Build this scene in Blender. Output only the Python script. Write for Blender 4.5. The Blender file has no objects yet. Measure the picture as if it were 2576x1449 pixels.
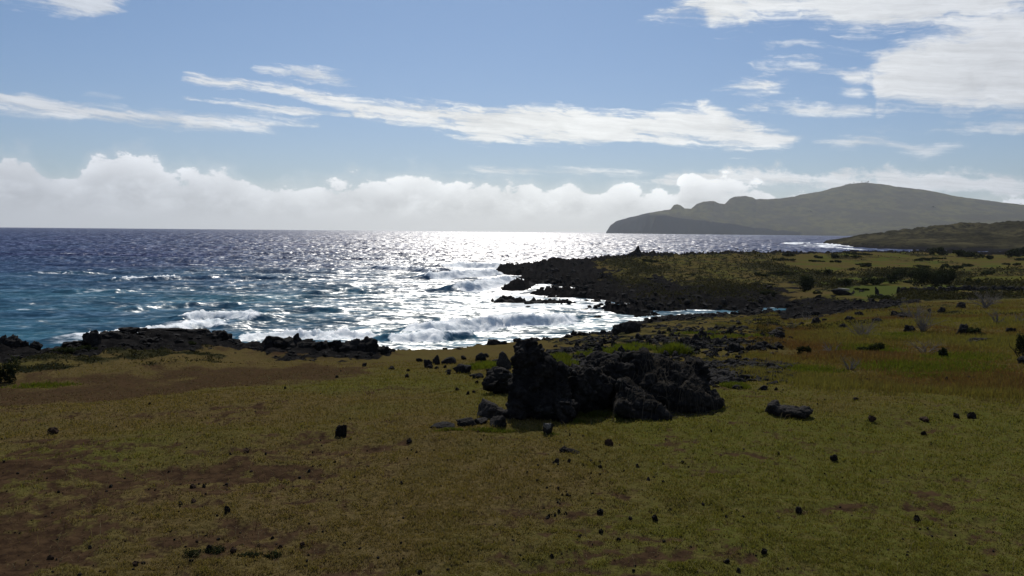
import bpy, bmesh, math, random
import numpy as np
from mathutils import Matrix, Vector, noise as mnoise

# ------------------------------------------------------------------ camera, sky, sun, exposure
S = bpy.context.scene
COL = S.collection
R = math.radians
EYE = 12.0                        # eye height above the sea
FPX = 2143.0                      # focal length in the units of a 2576-wide picture
cam_d = bpy.data.cameras.new("camera")
cam_d.sensor_width = 36.0
cam_d.lens = 36.0 * FPX / 2576.0
cam_d.clip_start = 0.1
cam_d.clip_end = 60000.0
cam = bpy.data.objects.new("camera", cam_d)
CM = Matrix.Rotation(R(90 - 3.83), 4, 'X') @ Matrix.Rotation(R(0.53), 4, 'Z')
cam.matrix_world = Matrix.Translation((0, 0, EYE)) @ CM
COL.objects.link(cam)
S.camera = cam
S.view_settings.view_transform = 'Standard'
S.view_settings.look = 'None'
S.view_settings.gamma = 1.0
S.view_settings.exposure = 0.0
S.cycles.use_denoising = True
S.cycles.denoiser = 'OPENIMAGEDENOISE'
S.cycles.denoising_input_passes = 'RGB_ALBEDO_NORMAL'
S.cycles.max_bounces = 5
S.cycles.diffuse_bounces = 2
S.cycles.glossy_bounces = 2
S.cycles.transmission_bounces = 2
S.cycles.volume_bounces = 0
S.cycles.transparent_max_bounces = 8
S.cycles.sample_clamp_indirect = 4.0

SUN_EL, SUN_AZ = 46.0, -1.0       # degrees; azimuth measured from +Y towards +X
sun_d = bpy.data.lights.new("sun", 'SUN')
sun_d.energy = 3.8
sun_d.angle = R(0.53)
sun_d.color = (1.0, 0.95, 0.87)
sun = bpy.data.objects.new("sun", sun_d)
COL.objects.link(sun)
sdir = Vector((math.sin(R(SUN_AZ)) * math.cos(R(SUN_EL)), math.cos(R(SUN_AZ)) * math.cos(R(SUN_EL)), math.sin(R(SUN_EL))))
sun.rotation_euler = sdir.to_track_quat('Z', 'Y').to_euler()
sun.location = sdir * 200


# ---- picture <-> world helpers (only used to measure the photograph)
CMI = [[CM[i][j] for j in range(3)] for i in range(3)]
CMN = np.array(CMI)
def pdir(px, py):
    px = np.asarray(px, float); py = np.asarray(py, float)
    c = np.stack([(px - 1288) / FPX, -(py - 724.5) / FPX, -np.ones_like(px * py)], -1)
    d = c @ CMN.T
    return d / np.linalg.norm(d, axis=-1, keepdims=True)
def azel(px, py):
    d = pdir(px, py)
    return math.degrees(math.atan2(d[0], d[1])), math.degrees(math.asin(d[2]))
def dep(px, py):                  # tangent of the angle below the horizontal
    d = pdir(px, py)
    return -d[..., 2] / np.hypot(d[..., 0], d[..., 1])
def theta(px, py=700):
    d = pdir(px, py)
    return np.arctan2(d[..., 0], d[..., 1])
def project(x, y, z):             # world -> picture units
    p = np.stack([x, y, np.asarray(z) - EYE], -1) @ CMN
    return 1288 - FPX * p[..., 0] / p[..., 2], 724.5 + FPX * p[..., 1] / p[..., 2]
def at_sea(px, py):
    d = pdir(px, py); t = -EYE / d[..., 2]
    return d[..., 0] * t, d[..., 1] * t


# ---- node helpers
class NT:
    def __init__(s, tree): s.t = tree; s.n = tree.nodes; s.l = tree.links
    def new(s, typ, **kw):
        n = s.n.new(typ)
        for k, v in kw.items(): setattr(n, k, v)
        return n
    def put(s, sock, v):
        if isinstance(v, bpy.types.NodeSocket): s.l.new(v, sock)
        elif v is not None: sock.default_value = v
    def m(s, op, a, b=None, c=None, clamp=False):
        n = s.new('ShaderNodeMath', operation=op, use_clamp=clamp)
        s.put(n.inputs[0], a); s.put(n.inputs[1], b)
        if c is not None: s.put(n.inputs[2], c)
        return n.outputs[0]
    def add(s, a, b): return s.m('ADD', a, b)
    def sub(s, a, b): return s.m('SUBTRACT', a, b)
    def mul(s, a, b): return s.m('MULTIPLY', a, b)
    def vm(s, op, a, b=None, scale=None):
        n = s.new('ShaderNodeVectorMath', operation=op)
        s.put(n.inputs[0], a)
        if b is not None: s.put(n.inputs[1], b)
        if scale is not None: s.put(n.inputs['Scale'], scale)
        return n.outputs['Value' if op in ('LENGTH', 'DOT_PRODUCT') else 'Vector']
    def ss(s, v, lo, hi, a=0.0, b=1.0):
        n = s.new('ShaderNodeMapRange', interpolation_type='SMOOTHSTEP')
        s.put(n.inputs[0], v); s.put(n.inputs[1], lo); s.put(n.inputs[2], hi); s.put(n.inputs[3], a); s.put(n.inputs[4], b)
        return n.outputs[0]
    def lin(s, v, lo, hi, a=0.0, b=1.0):
        n = s.new('ShaderNodeMapRange')
        s.put(n.inputs[0], v); s.put(n.inputs[1], lo); s.put(n.inputs[2], hi); s.put(n.inputs[3], a); s.put(n.inputs[4], b)
        return n.outputs[0]
    def noise(s, vec, scale, detail=4.0, rough=0.5, dist=0.0, dims='3D', out=0, lac=2.0):
        n = s.new('ShaderNodeTexNoise', noise_dimensions=dims)
        s.put(n.inputs['Vector'], vec); s.put(n.inputs['Scale'], scale); s.put(n.inputs['Detail'], detail)
        s.put(n.inputs['Roughness'], rough); s.put(n.inputs['Distortion'], dist); s.put(n.inputs['Lacunarity'], lac)
        return n.outputs[out]
    def mix(s, f, a, b):
        n = s.new('ShaderNodeMix', data_type='RGBA')
        s.put(n.inputs[0], f); s.put(n.inputs[6], a if isinstance(a, bpy.types.NodeSocket) else (*a, 1)[:4])
        s.put(n.inputs[7], b if isinstance(b, bpy.types.NodeSocket) else (*b, 1)[:4])
        return n.outputs[2]
    def comb(s, x, y, z):
        n = s.new('ShaderNodeCombineXYZ'); s.put(n.inputs[0], x); s.put(n.inputs[1], y); s.put(n.inputs[2], z)
        return n.outputs[0]
    def sep(s, v):
        n = s.new('ShaderNodeSeparateXYZ'); s.put(n.inputs[0], v); return n.outputs
    def attr(s, name):
        n = s.new('ShaderNodeAttribute', attribute_name=name); return n.outputs['Fac']
    def curve(s, v, pts):         # piecewise curve through (0..1, 0..1) points
        n = s.new('ShaderNodeFloatCurve'); s.put(n.inputs['Value'], v)
        c = n.mapping.curves[0]
        pts = sorted(pts)
        while len(c.points) < len(pts): c.points.new(0.5, 0.5)
        for p, q in zip(c.points, pts): p.location = q; p.handle_type = 'AUTO_CLAMPED'
        n.mapping.use_clip = False; n.mapping.update()
        return n.outputs[0]


# ------------------------------------------------------------------ sky with clouds (fixed directions in the world)
W = bpy.data.worlds.new("World"); S.world = W; W.use_nodes = True
wt = NT(W.node_tree); wt.n.clear()
wout = wt.new('ShaderNodeOutputWorld'); bg = wt.new('ShaderNodeBackground'); wt.l.new(bg.outputs[0], wout.inputs[0])
tc = wt.new('ShaderNodeTexCoord')
D = wt.vm('NORMALIZE', tc.outputs['Generated'])
dx, dy, dz = wt.sep(D)
dzc = wt.m('MAXIMUM', dz, 0.012)
sky = wt.new('ShaderNodeTexSky', sky_type='NISHITA')
sky.sun_disc = False; sky.sun_elevation = R(SUN_EL); sky.sun_rotation = R(SUN_AZ)
sky.altitude = 0; sky.air_density = 1.0; sky.dust_density = 0.6; sky.ozone_density = 1.6
wt.l.new(wt.vm('NORMALIZE', wt.comb(dx, dy, dzc)), sky.inputs['Vector'])
SKYK = 0.054
AZ = wt.mul(wt.m('ARCTAN2', dx, dy), 180 / math.pi)
EL = wt.mul(wt.m('ARCSINE', dz), 180 / math.pi)
# warped sky coordinates for ragged cloud outlines
P2 = wt.comb(AZ, EL, 0.0)
wz = wt.noise(P2, 0.35, 3, 0.55, out=1)
def nz(scale_az, scale_el, detail=5, rough=0.58, seed=0.0, warp=0.0, shear=0.0):
    v = wt.comb(wt.mul(AZ, scale_az), wt.mul(wt.add(EL, wt.mul(AZ, shear)), scale_el), seed)
    if warp: v = wt.vm('ADD', v, wt.vm('SCALE', wt.vm('SUBTRACT', wz, (0.5, 0.5, 0.5)), scale=warp))
    return wt.noise(v, 1.0, detail, rough)
N_streak = nz(0.11, 0.80, 6, 0.60, 3.1, 1.0, 0.07)
N_puff = nz(0.42, 0.70, 8, 0.62, 7.7, 0.6)
N_wisp = nz(0.20, 1.9, 6, 0.64, 1.3, 1.3, 0.07)
N_big = nz(0.10, 0.22, 4, 0.5, 5.5, 0.5)
N_fib = nz(0.16, 2.6, 6, 0.68, 9.4, 1.1, 0.10)
n_fib = wt.sub(N_fib, 0.5)
n_str = wt.sub(N_streak, 0.5); n_puf = wt.sub(N_puff, 0.5); n_wsp = wt.sub(N_wisp, 0.5)
AZ01 = wt.m('DIVIDE', wt.add(AZ, 45.0), 90.0)
def ecurve(pts):                  # elevation (degrees) as a curve of azimuth, from measured points
    q = []
    for px, py in pts:
        a, e = azel(px, py); q.append(((a + 45) / 90, (e + 4) / 30))
    return wt.sub(wt.mul(wt.curve(AZ01, q), 30.0), 4.0)
def layer(top, bot, soft, amp, nzs, gate=None):
    t, b = ecurve(top), ecurve(bot)
    d = wt.m('MINIMUM', wt.sub(t, EL), wt.sub(EL, b))
    a0, a1 = azel(*top[0])[0], azel(*top[-1])[0]
    out = wt.m('MINIMUM', wt.m('MINIMUM', wt.sub(AZ, a0), wt.sub(a1, AZ)), 0.0)
    d = wt.add(wt.add(d, nzs), wt.mul(out, 1.2))
    return wt.mul(wt.ss(d, -0.05, soft * 1.15), wt.ss(wt.add(d, wt.mul(n_fib, 3.4)), -0.35, 0.75, 0.45, 1.0))
mid_n = wt.add(wt.add(wt.mul(n_str, 3.2), wt.mul(n_wsp, 3.6)), 0.10)
big_n = wt.add(wt.mul(n_str, 8.0), wt.mul(n_wsp, 6.0))
L = []
# long streak in the middle of the sky
L.append((layer([(460, 200), (480, 190), (560, 196), (640, 190), (740, 210), (850, 236), (1000, 244), (1200, 262), (1420, 262), (1500, 274), (1780, 268), (1850, 296), (1960, 318), (2050, 350), (2150, 420)],
                [(460, 203), (500, 214), (600, 226), (700, 240), (800, 272), (900, 300), (1100, 325), (1250, 362), (1500, 362), (1700, 366), (1900, 378), (1975, 372), (2050, 335), (2150, 360)], 0.62, 1, wt.mul(mid_n, 0.72)), 0.97))
L.append((layer([(620, 190), (700, 174), (760, 172), (850, 192), (900, 218)], [(620, 186), (720, 196), (780, 214), (860, 226), (900, 222)], 0.7, 1, wt.mul(mid_n, 0.7)), 0.75))
# lower finger of that streak
L.append((layer([(430, 265), (480, 246), (560, 250), (700, 262), (900, 270), (1000, 290)], [(430, 250), (480, 256), (560, 268), (700, 284), (900, 300), (1000, 292)], 0.6, 1, wt.mul(mid_n, 0.75)), 0.9))
# streak at the seaward side
L.append((layer([(-300, 200), (-20, 228), (60, 232), (160, 258), (330, 270), (500, 276), (620, 298), (720, 308), (800, 316)],
                [(-300, 240), (-20, 268), (100, 284), (250, 302), (420, 318), (560, 322), (720, 322), (800, 318)], 0.6, 1, wt.add(wt.mul(mid_n, 0.55), 0.22)), 0.92))
# big bank high above the headland: an upper arm and the lower mass
L.append((layer([(1600, 55), (1640, 28), (1700, 0), (1760, -60), (2000, -200), (2576, -400), (3300, -400)],
                [(1600, 45), (1660, 50), (1760, 44), (1800, 84), (1870, 72), (1960, 56), (2050, 66), (2130, 92), (2210, 100), (2300, 90), (2576, 60), (3300, 60)], 1.2, 1, wt.mul(big_n, 0.55)), 0.95))
L.append((layer([(1890, 158), (1950, 118), (2040, 124), (2120, 132), (2200, 112), (2280, 60), (2400, 20), (2576, -40), (3300, -100)],
                [(1890, 150), (1950, 178), (2040, 204), (2100, 218), (2190, 236), (2160, 270), (2200, 300), (2300, 314), (2480, 322), (2700, 332), (3300, 332)], 1.6, 1, wt.mul(big_n, 0.62)), 0.98))
# small cloud in the upper corner
L.append((layer([(-200, -60), (60, -30), (140, -90), (300, -60), (340, 40)], [(-200, -30), (60, 0), (130, 20), (220, 44), (290, 38), (340, 0)], 0.9, 1, wt.mul(mid_n, 0.9)), 0.8))
# wisps by the big bank
L.append((layer([(1790, 235), (1850, 205), (1920, 192), (1990, 190), (2040, 215)], [(1790, 220), (1850, 232), (1920, 238), (1990, 210), (2040, 195)], 0.7, 1, wt.mul(mid_n, 0.6)), 0.9))
L.append((layer([(1870, 280), (1950, 258), (2060, 262), (2150, 258), (2230, 290)], [(1870, 265), (1950, 272), (2020, 302), (2130, 300), (2230, 270)], 0.8, 1, wt.mul(mid_n, 0.8)), 0.8))
L.append((layer([(2040, 370), (2090, 345), (2200, 330), (2300, 348), (2400, 356), (2440, 380)], [(2040, 350), (2090, 372), (2200, 382), (2330, 402), (2380, 380), (2440, 360)], 0.9, 1, wt.mul(mid_n, 0.8)), 0.72))
L.append((layer([(1100, 440), (1160, 424), (1300, 416), (1500, 418), (1660, 430), (1750, 446)], [(1100, 426), (1160, 434), (1300, 444), (1500, 444), (1660, 444), (1750, 436)], 0.5, 1, wt.mul(mid_n, 0.4)), 0.85))
L.append((layer([(200, 250), (230, 230), (290, 234), (320, 255)], [(200, 236), (230, 244), (290, 254), (320, 240)], 0.8, 1, wt.mul(mid_n, 0.5)), 0.5))
# layer cloud behind the headland
L.append((layer([(1600, 460), (1720, 432), (1900, 420), (2200, 424), (2250, 420), (2400, 424), (2576, 440), (3000, 430)],
                [(1600, 448), (1720, 470), (2000, 470), (2200, 500), (2576, 500), (3000, 500)], 0.45, 1, wt.mul(n_puf, 3.0)), 0.92))
# bank of cumulus along the horizon
bank_top = ecurve([(-400, 430), (-100, 410), (20, 388), (70, 392), (120, 420), (180, 432), (215, 410), (300, 390), (380, 398), (450, 432), (500, 424), (570, 426), (640, 458), (760, 462), (860, 450),
                   (1000, 448), (1040, 436), (1080, 444), (1120, 456), (1300, 452), (1400, 470), (1440, 456), (1500, 480), (1560, 464), (1620, 476), (1680, 486), (1740, 440), (1790, 448), (1880, 456), (1960, 480), (2200, 492), (2576, 500), (3000, 480)])
bd = wt.sub(bank_top, EL)
vor = wt.new('ShaderNodeTexVoronoi', feature='SMOOTH_F1')
wt.l.new(wt.vm('ADD', wt.comb(wt.mul(AZ, 0.75), wt.mul(EL, 1.0), 0.0), wt.vm('SCALE', wz, scale=0.9)), vor.inputs['Vector'])
vor.inputs['Scale'].default_value = 1.0; vor.inputs['Smoothness'].default_value = 0.35
billow = wt.sub(0.45, vor.outputs['Distance'])
bd2 = wt.add(bd, wt.add(wt.mul(n_puf, 3.4), wt.mul(billow, 1.1)))
bank = wt.ss(bd2, -0.02, 0.30)
L.append((wt.ss(bd2, -1.1, 0.5), 0.30))
L.append((bank, 0.96))
# general thin cloud elsewhere in the sky (behind and overhead)
back = wt.mul(wt.ss(wt.m('ABSOLUTE', AZ), 42.0, 60.0), wt.ss(wt.add(N_big, wt.mul(n_wsp, 0.4)), 0.5, 0.62))
L.append((wt.mul(back, wt.ss(EL, 2.0, 8.0)), 0.8))
den = 0.0
clear = None
for d, k in L:
    t = wt.sub(1.0, wt.mul(d, k))
    clear = t if clear is None else wt.mul(clear, t)
cover = wt.sub(1.0, clear)
# cloud colour: whiter towards the sun's side, greyer in thick parts and near the horizon
sunside = wt.m('EXPONENT', wt.mul(wt.m('POWER', wt.m('DIVIDE', wt.sub(AZ, 2.0), 26.0), 2.0), -1.0))
thick = wt.ss(wt.add(N_big, wt.mul(n_puf, 0.5)), 0.42, 0.72)
hi_b = wt.add(0.66, wt.mul(sunside, 0.27))
hi_b = wt.mul(hi_b, wt.sub(1.0, wt.mul(thick, 0.14)))
hi_b = wt.mul(hi_b, wt.add(0.98, wt.add(wt.mul(n_wsp, 0.5), wt.mul(n_fib, 0.5))))
edge = wt.ss(bd2, 0.15, 1.5, 1.0, 0.0)
bk_b = wt.add(wt.add(0.52, wt.mul(sunside, 0.28)), wt.mul(edge, 0.20))
bk_b = wt.mul(bk_b, wt.add(1.0, wt.add(wt.mul(n_puf, 1.3), wt.mul(billow, 0.26))))
low = wt.ss(EL, 0.2, 2.3, 1.0, 0.0)
bk_b = wt.add(wt.mul(bk_b, wt.sub(1.0, low)), wt.mul(low, wt.add(0.50, wt.mul(sunside, 0.22))))
brt = wt.add(wt.mul(hi_b, wt.sub(1.0, bank)), wt.mul(bk_b, bank))
ctint = wt.mix(sunside, (0.93, 0.975, 1.06), (0.985, 1.0, 0.985))
ccol = wt.vm('SCALE', ctint, scale=brt)
lowair = wt.ss(EL, 4.0, 17.0, 1.0, 0.0)
skyc = wt.vm('MULTIPLY', sky.outputs[0], wt.mix(lowair, (0.80, 1.0, 1.24), (0.85, 1.0, 1.27)))
fin = wt.mix(cover, skyc, wt.vm('SCALE', ccol, scale=1.0 / SKYK))
wt.l.new(fin, bg.inputs[0]); bg.inputs[1].default_value = SKYK


# ------------------------------------------------------------------ numpy noise
def _h(i, j, k, s):
    h = (i.astype(np.uint32) * np.uint32(374761393) + j.astype(np.uint32) * np.uint32(668265263)
         + k.astype(np.uint32) * np.uint32(2147483647) + np.uint32((s * 1274126177) & 0xffffffff))
    h = (h ^ (h >> np.uint32(13))) * np.uint32(1274126177)
    h = h ^ (h >> np.uint32(16))
    h = h * np.uint32(2246822519); return h ^ (h >> np.uint32(15))
G3 = np.array([[1,1,0],[-1,1,0],[1,-1,0],[-1,-1,0],[1,0,1],[-1,0,1],[1,0,-1],[-1,0,-1],[0,1,1],[0,-1,1],[0,1,-1],[0,-1,-1]], np.float32)
G2 = np.array([[math.cos(a), math.sin(a)] for a in np.arange(16) * math.pi / 8], np.float32)
def pn2(x, y, s=0):
    x = np.asarray(x, np.float64); y = np.asarray(y, np.float64)
    i = np.floor(x).astype(np.int64); j = np.floor(y).astype(np.int64)
    fx = (x - i).astype(np.float32); fy = (y - j).astype(np.float32)
    u = fx**3 * (fx * (fx * 6 - 15) + 10); v = fy**3 * (fy * (fy * 6 - 15) + 10)
    k = np.zeros_like(i)
    def g(a, b):
        q = G2[_h((i + a) & 0x7fffffff, (j + b) & 0x7fffffff, k, s) & np.uint32(15)]
        return q[..., 0] * (fx - a) + q[..., 1] * (fy - b)
    n0 = g(0, 0) * (1 - u) + g(1, 0) * u; n1 = g(0, 1) * (1 - u) + g(1, 1) * u
    return (n0 * (1 - v) + n1 * v) * 1.4
def pn3(p, s=0):
    x, y, z = p[..., 0], p[..., 1], p[..., 2]
    i = np.floor(x).astype(np.int64); j = np.floor(y).astype(np.int64); k = np.floor(z).astype(np.int64)
    fx, fy, fz = x - i, y - j, z - k
    u, v, w = [f**3 * (f * (f * 6 - 15) + 10) for f in (fx, fy, fz)]
    def g(a, b, c):
        q = G3[_h((i + a) & 0x7fffffff, (j + b) & 0x7fffffff, (k + c) & 0x7fffffff, s) % np.uint32(12)]
        return q[..., 0] * (fx - a) + q[..., 1] * (fy - b) + q[..., 2] * (fz - c)
    r = 0
    for c, wc in ((0, 1 - w), (1, w)):
        for b, wb in ((0, 1 - v), (1, v)):
            for a, wa in ((0, 1 - u), (1, u)): r = r + g(a, b, c) * wa * wb * wc
    return r
def fb2(x, y, o=4, s=0, g=0.5):
    r = 0; a = 1.0
    for q in range(o): r = r + pn2(x * 2**q + 17.3 * q, y * 2**q - 9.1 * q, s + q) * a; a *= g
    return r
def rd2(x, y, o=4, s=0, g=0.5):   # ridged, about 0..1
    r = 0; a = 1.0; t = 0
    for q in range(o): r = r + (1 - 2 * np.abs(pn2(x * 2**q + 7.7 * q, y * 2**q + 3.1 * q, s + q))) * a; t += a; a *= g
    return r / t
def fb3(p, o=4, s=0, g=0.5):
    r = 0; a = 1.0
    for q in range(o): r = r + pn3(p * 2.0**q + 5.3 * q, s + q) * a; a *= g
    return r
def rd3(p, o=4, s=0, g=0.5):
    r = 0; a = 1.0; t = 0
    for q in range(o): r = r + (1 - 2 * np.abs(pn3(p * 2.0**q + 5.3 * q, s + q))) * a; t += a; a *= g
    return r / t
def sst(x, a, b):
    t = np.clip((x - a) / (b - a), 0, 1); return t * t * (3 - 2 * t)


# ------------------------------------------------------------------ object helpers
def tag(o, label=None, cat=None, group=None, kind=None):
    if label: o['label'] = label
    if cat: o['category'] = cat
    if group: o['group'] = group
    if kind: o['kind'] = kind
    return o
def mesh_np(name, V, F, mat, smooth=True, attrs=None, parent=None):
    V = np.asarray(V, np.float32); F = np.asarray(F, np.int32)
    me = bpy.data.meshes.new(name)
    k = F.shape[1]
    me.vertices.add(len(V)); me.vertices.foreach_set('co', V.ravel())
    me.loops.add(F.size); me.loops.foreach_set('vertex_index', F.ravel())
    me.polygons.add(len(F)); me.polygons.foreach_set('loop_start', np.arange(0, F.size, k, dtype=np.int32))
    me.update(calc_edges=True)
    me.polygons.foreach_set('use_smooth', np.full(len(F), smooth, bool))
    for an, av in (attrs or {}).items():
        a = me.attributes.new(an, 'FLOAT', 'POINT'); a.data.foreach_set('value', np.asarray(av, np.float32).ravel())
    if mat: me.materials.append(mat)
    o = bpy.data.objects.new(name, me); COL.objects.link(o)
    if parent: o.parent = parent
    return o
def empty(name, loc, rz=0.0):
    o = bpy.data.objects.new(name, None); COL.objects.link(o); o.location = loc; o.rotation_euler = (0, 0, rz); o.empty_display_size = 0.2
    return o
def gridF(nr, nc):
    a = np.arange(nr * nc).reshape(nr, nc)
    return np.stack([a[:-1, :-1], a[:-1, 1:], a[1:, 1:], a[1:, :-1]], -1).reshape(-1, 4)
def fan_grid(th, r):
    T, RR = np.meshgrid(th, r); return RR * np.sin(T), RR * np.cos(T), T, RR
def material(name):
    m = bpy.data.materials.new(name); m.use_nodes = True
    t = NT(m.node_tree); t.n.clear()
    o = t.new('ShaderNodeOutputMaterial'); b = t.new('ShaderNodeBsdfPrincipled'); t.l.new(b.outputs[0], o.inputs[0])
    return m, t, b, o
def setp(b, **kw):
    for k, v in kw.items(): b.inputs[k.replace('_', ' ')].default_value = v
def bump(t, b, h, strength=0.5, dist=0.1):
    n = t.new('ShaderNodeBump'); n.inputs['Strength'].default_value = strength; n.inputs['Distance'].default_value = dist
    t.put(n.inputs['Height'], h); t.l.new(n.outputs[0], b.inputs['Normal'])


# ------------------------------------------------------------------ materials
M = {}
def mk_rock(name, c0, c1, lich, scale=3.0, lamt=0.35):
    m, t, b, o = material(name)
    g = t.new('ShaderNodeNewGeometry'); p = g.outputs['Position']
    oi = t.new('ShaderNodeObjectInfo')
    n1 = t.noise(p, scale, 6, 0.65); n2 = t.noise(p, scale * 5, 4, 0.6); n3 = t.noise(p, scale * 1.7, 5, 0.7)
    c = t.mix(t.ss(n1, 0.35, 0.65), c0, c1)
    c = t.mix(t.mul(t.ss(n3, 0.56, 0.66), lamt), c, lich)
    c = t.mix(t.ss(n2, 0.42, 0.62, 0.0, 0.5), c, tuple(x * 0.45 for x in c0))
    c = t.vm('SCALE', c, scale=t.lin(oi.outputs['Random'], 0, 1, 0.75, 1.25))
    t.l.new(c, b.inputs['Base Color']); setp(b, Roughness=0.92)
    b.inputs['Specular IOR Level'].default_value = 0.06
    h = t.add(t.mul(n1, 0.8), t.mul(n2, 0.35))
    bump(t, b, h, 0.8, 0.12)
    return m
M['rock'] = mk_rock('basalt', (0.012, 0.0118, 0.0122), (0.030, 0.0275, 0.0255), (0.085, 0.082, 0.072), 3.0, 0.32)
M['rock_grey'] = mk_rock('weathered_basalt', (0.020, 0.019, 0.018), (0.038, 0.034, 0.031), (0.10, 0.094, 0.08), 4.0, 0.4)
M['stone'] = mk_rock('stone', (0.014, 0.012, 0.011), (0.028, 0.023, 0.019), (0.06, 0.055, 0.045), 9.0, 0.2)
M['stone_pale'] = mk_rock('pale_stone', (0.16, 0.15, 0.135), (0.26, 0.25, 0.22), (0.36, 0.35, 0.31), 9.0, 0.6)
M['stone_brown'] = mk_rock('soil_lump', (0.045, 0.028, 0.018), (0.075, 0.045, 0.03), (0.10, 0.07, 0.05), 9.0, 0.3)

def mk_ground():
    m, t, b, o = material('ground')
    p = t.new('ShaderNodeNewGeometry').outputs['Position']
    lava, soil, dry, grn, rub = [t.attr(a) for a in ('lava', 'soil', 'dry', 'green', 'scrub')]
    f1 = t.noise(p, 14.0, 5, 0.65); f2 = t.noise(p, 1.3, 5, 0.62); f3 = t.noise(p, 0.22, 4, 0.6); f4 = t.noise(p, 4.0, 5, 0.65)
    base = t.mix(t.ss(f2, 0.35, 0.66), (0.088, 0.068, 0.027), (0.102, 0.074, 0.032))
    base = t.mix(t.ss(f1, 0.38, 0.62, 0.0, 0.55), base, (0.028, 0.024, 0.008))
    base = t.mix(t.mul(grn, t.ss(f4, 0.3, 0.62, 0.45, 1.0)), base, (0.064, 0.072, 0.014))
    base = t.mix(t.ss(grn, 0.82, 1.0), base, (0.056, 0.067, 0.018))
    dryc = t.mix(t.ss(f4, 0.35, 0.65), (0.066, 0.046, 0.020), (0.080, 0.064, 0.023))
    base = t.mix(t.mul(dry, t.ss(f2, 0.25, 0.6, 0.5, 1.0)), base, dryc)
    soilc = t.mix(t.ss(f4, 0.35, 0.65), (0.024, 0.015, 0.010), (0.054, 0.034, 0.019))
    base = t.mix(t.ss(t.add(soil, t.add(t.mul(t.sub(f4, 0.5), 0.9), t.mul(t.sub(f1, 0.5), 0.8))), 0.30, 0.74), base, soilc)
    far = t.noise(p, 0.55, 5, 0.65)
    scr = t.mix(t.ss(t.noise(p, 0.9, 5, 0.7), 0.40, 0.62), (0.012, 0.014, 0.008), (0.040, 0.036, 0.017))
    base = t.mix(t.ss(t.add(rub, t.mul(t.sub(far, 0.5), 1.6)), 0.40, 0.62), base, scr)
    lavc = t.mix(t.ss(t.noise(p, 1.6, 6, 0.7), 0.36, 0.64), (0.0060, 0.0060, 0.0064), (0.0170, 0.0160, 0.0155))
    base = t.mix(t.ss(t.add(lava, t.mul(t.sub(f2, 0.5), 0.7)), 0.36, 0.62), base, lavc)
    t.l.new(base, b.inputs['Base Color']); setp(b, Roughness=0.95); b.inputs['Specular IOR Level'].default_value = 0.0
    bump(t, b, t.add(t.mul(f1, 0.25), t.mul(f4, 0.6)), 0.7, 0.10)
    return m
M['ground'] = mk_ground()

def mk_hill(name, ca, cb, cc, sc, rock=(0.020, 0.019, 0.019)):
    m, t, b, o = material(name)
    p = t.new('ShaderNodeNewGeometry').outputs['Position']
    rk = t.attr('rock')
    ps = t.vm('MULTIPLY', p, (1.0, 0.45, 2.0))
    n1 = t.noise(ps, sc, 6, 0.62); n2 = t.noise(ps, sc * 6, 5, 0.65)
    c = t.mix(t.ss(n1, 0.42, 0.58), ca, cb)
    c = t.mix(t.ss(n2, 0.46, 0.58, 0.0, 0.75), c, cc)
    c = t.mix(t.ss(t.add(rk, t.mul(t.sub(n2, 0.5), 0.6)), 0.35, 0.65), c, rock)
    t.l.new(c, b.inputs['Base Color']); setp(b, Roughness=0.95); b.inputs['Specular IOR Level'].default_value = 0.0
    bump(t, b, n2, 0.5, 0.25 / sc * 0.03)
    return m
M['headland'] = mk_hill('headland', (0.056, 0.051, 0.034), (0.095, 0.089, 0.040), (0.048, 0.046, 0.032), 0.0030, (0.026, 0.026, 0.028))
M['hill'] = mk_hill('hill', (0.034, 0.031, 0.018), (0.066, 0.058, 0.031), (0.012, 0.012, 0.009), 0.02)

def mk_leaf(name, ca, cb, trans=0.35, rand=0.5):
    m, t, b, o = material(name)
    t.n.remove(b)
    v = t.attr('tone')
    c = t.mix(v, ca, cb)
    d = t.new('ShaderNodeBsdfDiffuse'); tr = t.new('ShaderNodeBsdfTranslucent'); mx = t.new('ShaderNodeMixShader')
    t.l.new(c, d.inputs[0]); t.l.new(t.vm('MULTIPLY', c, (1.25, 1.2, 0.7)), tr.inputs[0]); mx.inputs[0].default_value = trans
    t.l.new(d.outputs[0], mx.inputs[1]); t.l.new(tr.outputs[0], mx.inputs[2]); t.l.new(mx.outputs[0], o.inputs[0])
    return m
M['grass'] = mk_leaf('grass_blades', (0.136, 0.103, 0.039), (0.110, 0.111, 0.022), 0.4)
M['grass_dry'] = mk_leaf('dry_grass', (0.105, 0.060, 0.028), (0.132, 0.122, 0.034), 0.38)
M['grass_green'] = mk_leaf('green_tuft', (0.080, 0.085, 0.016), (0.080, 0.112, 0.015), 0.4)
M['grass_brown'] = mk_leaf('brown_grass', (0.070, 0.045, 0.026), (0.098, 0.076, 0.034), 0.35)
M['straw'] = mk_leaf('straw', (0.16, 0.12, 0.06), (0.24, 0.20, 0.11), 0.2)
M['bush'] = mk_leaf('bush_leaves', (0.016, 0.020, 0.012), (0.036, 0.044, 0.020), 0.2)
M['scrub'] = mk_leaf('scrub', (0.022, 0.021, 0.012), (0.052, 0.050, 0.020), 0.2)
M['twig'] = mk_leaf('dry_twigs', (0.10, 0.085, 0.075), (0.22, 0.20, 0.18), 0.0)
M['vine'] = mk_leaf('dead_vines', (0.035, 0.030, 0.023), (0.11, 0.095, 0.075), 0.1)
M['bark'] = mk_leaf('bark', (0.03, 0.026, 0.022), (0.05, 0.045, 0.04), 0.0)


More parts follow.
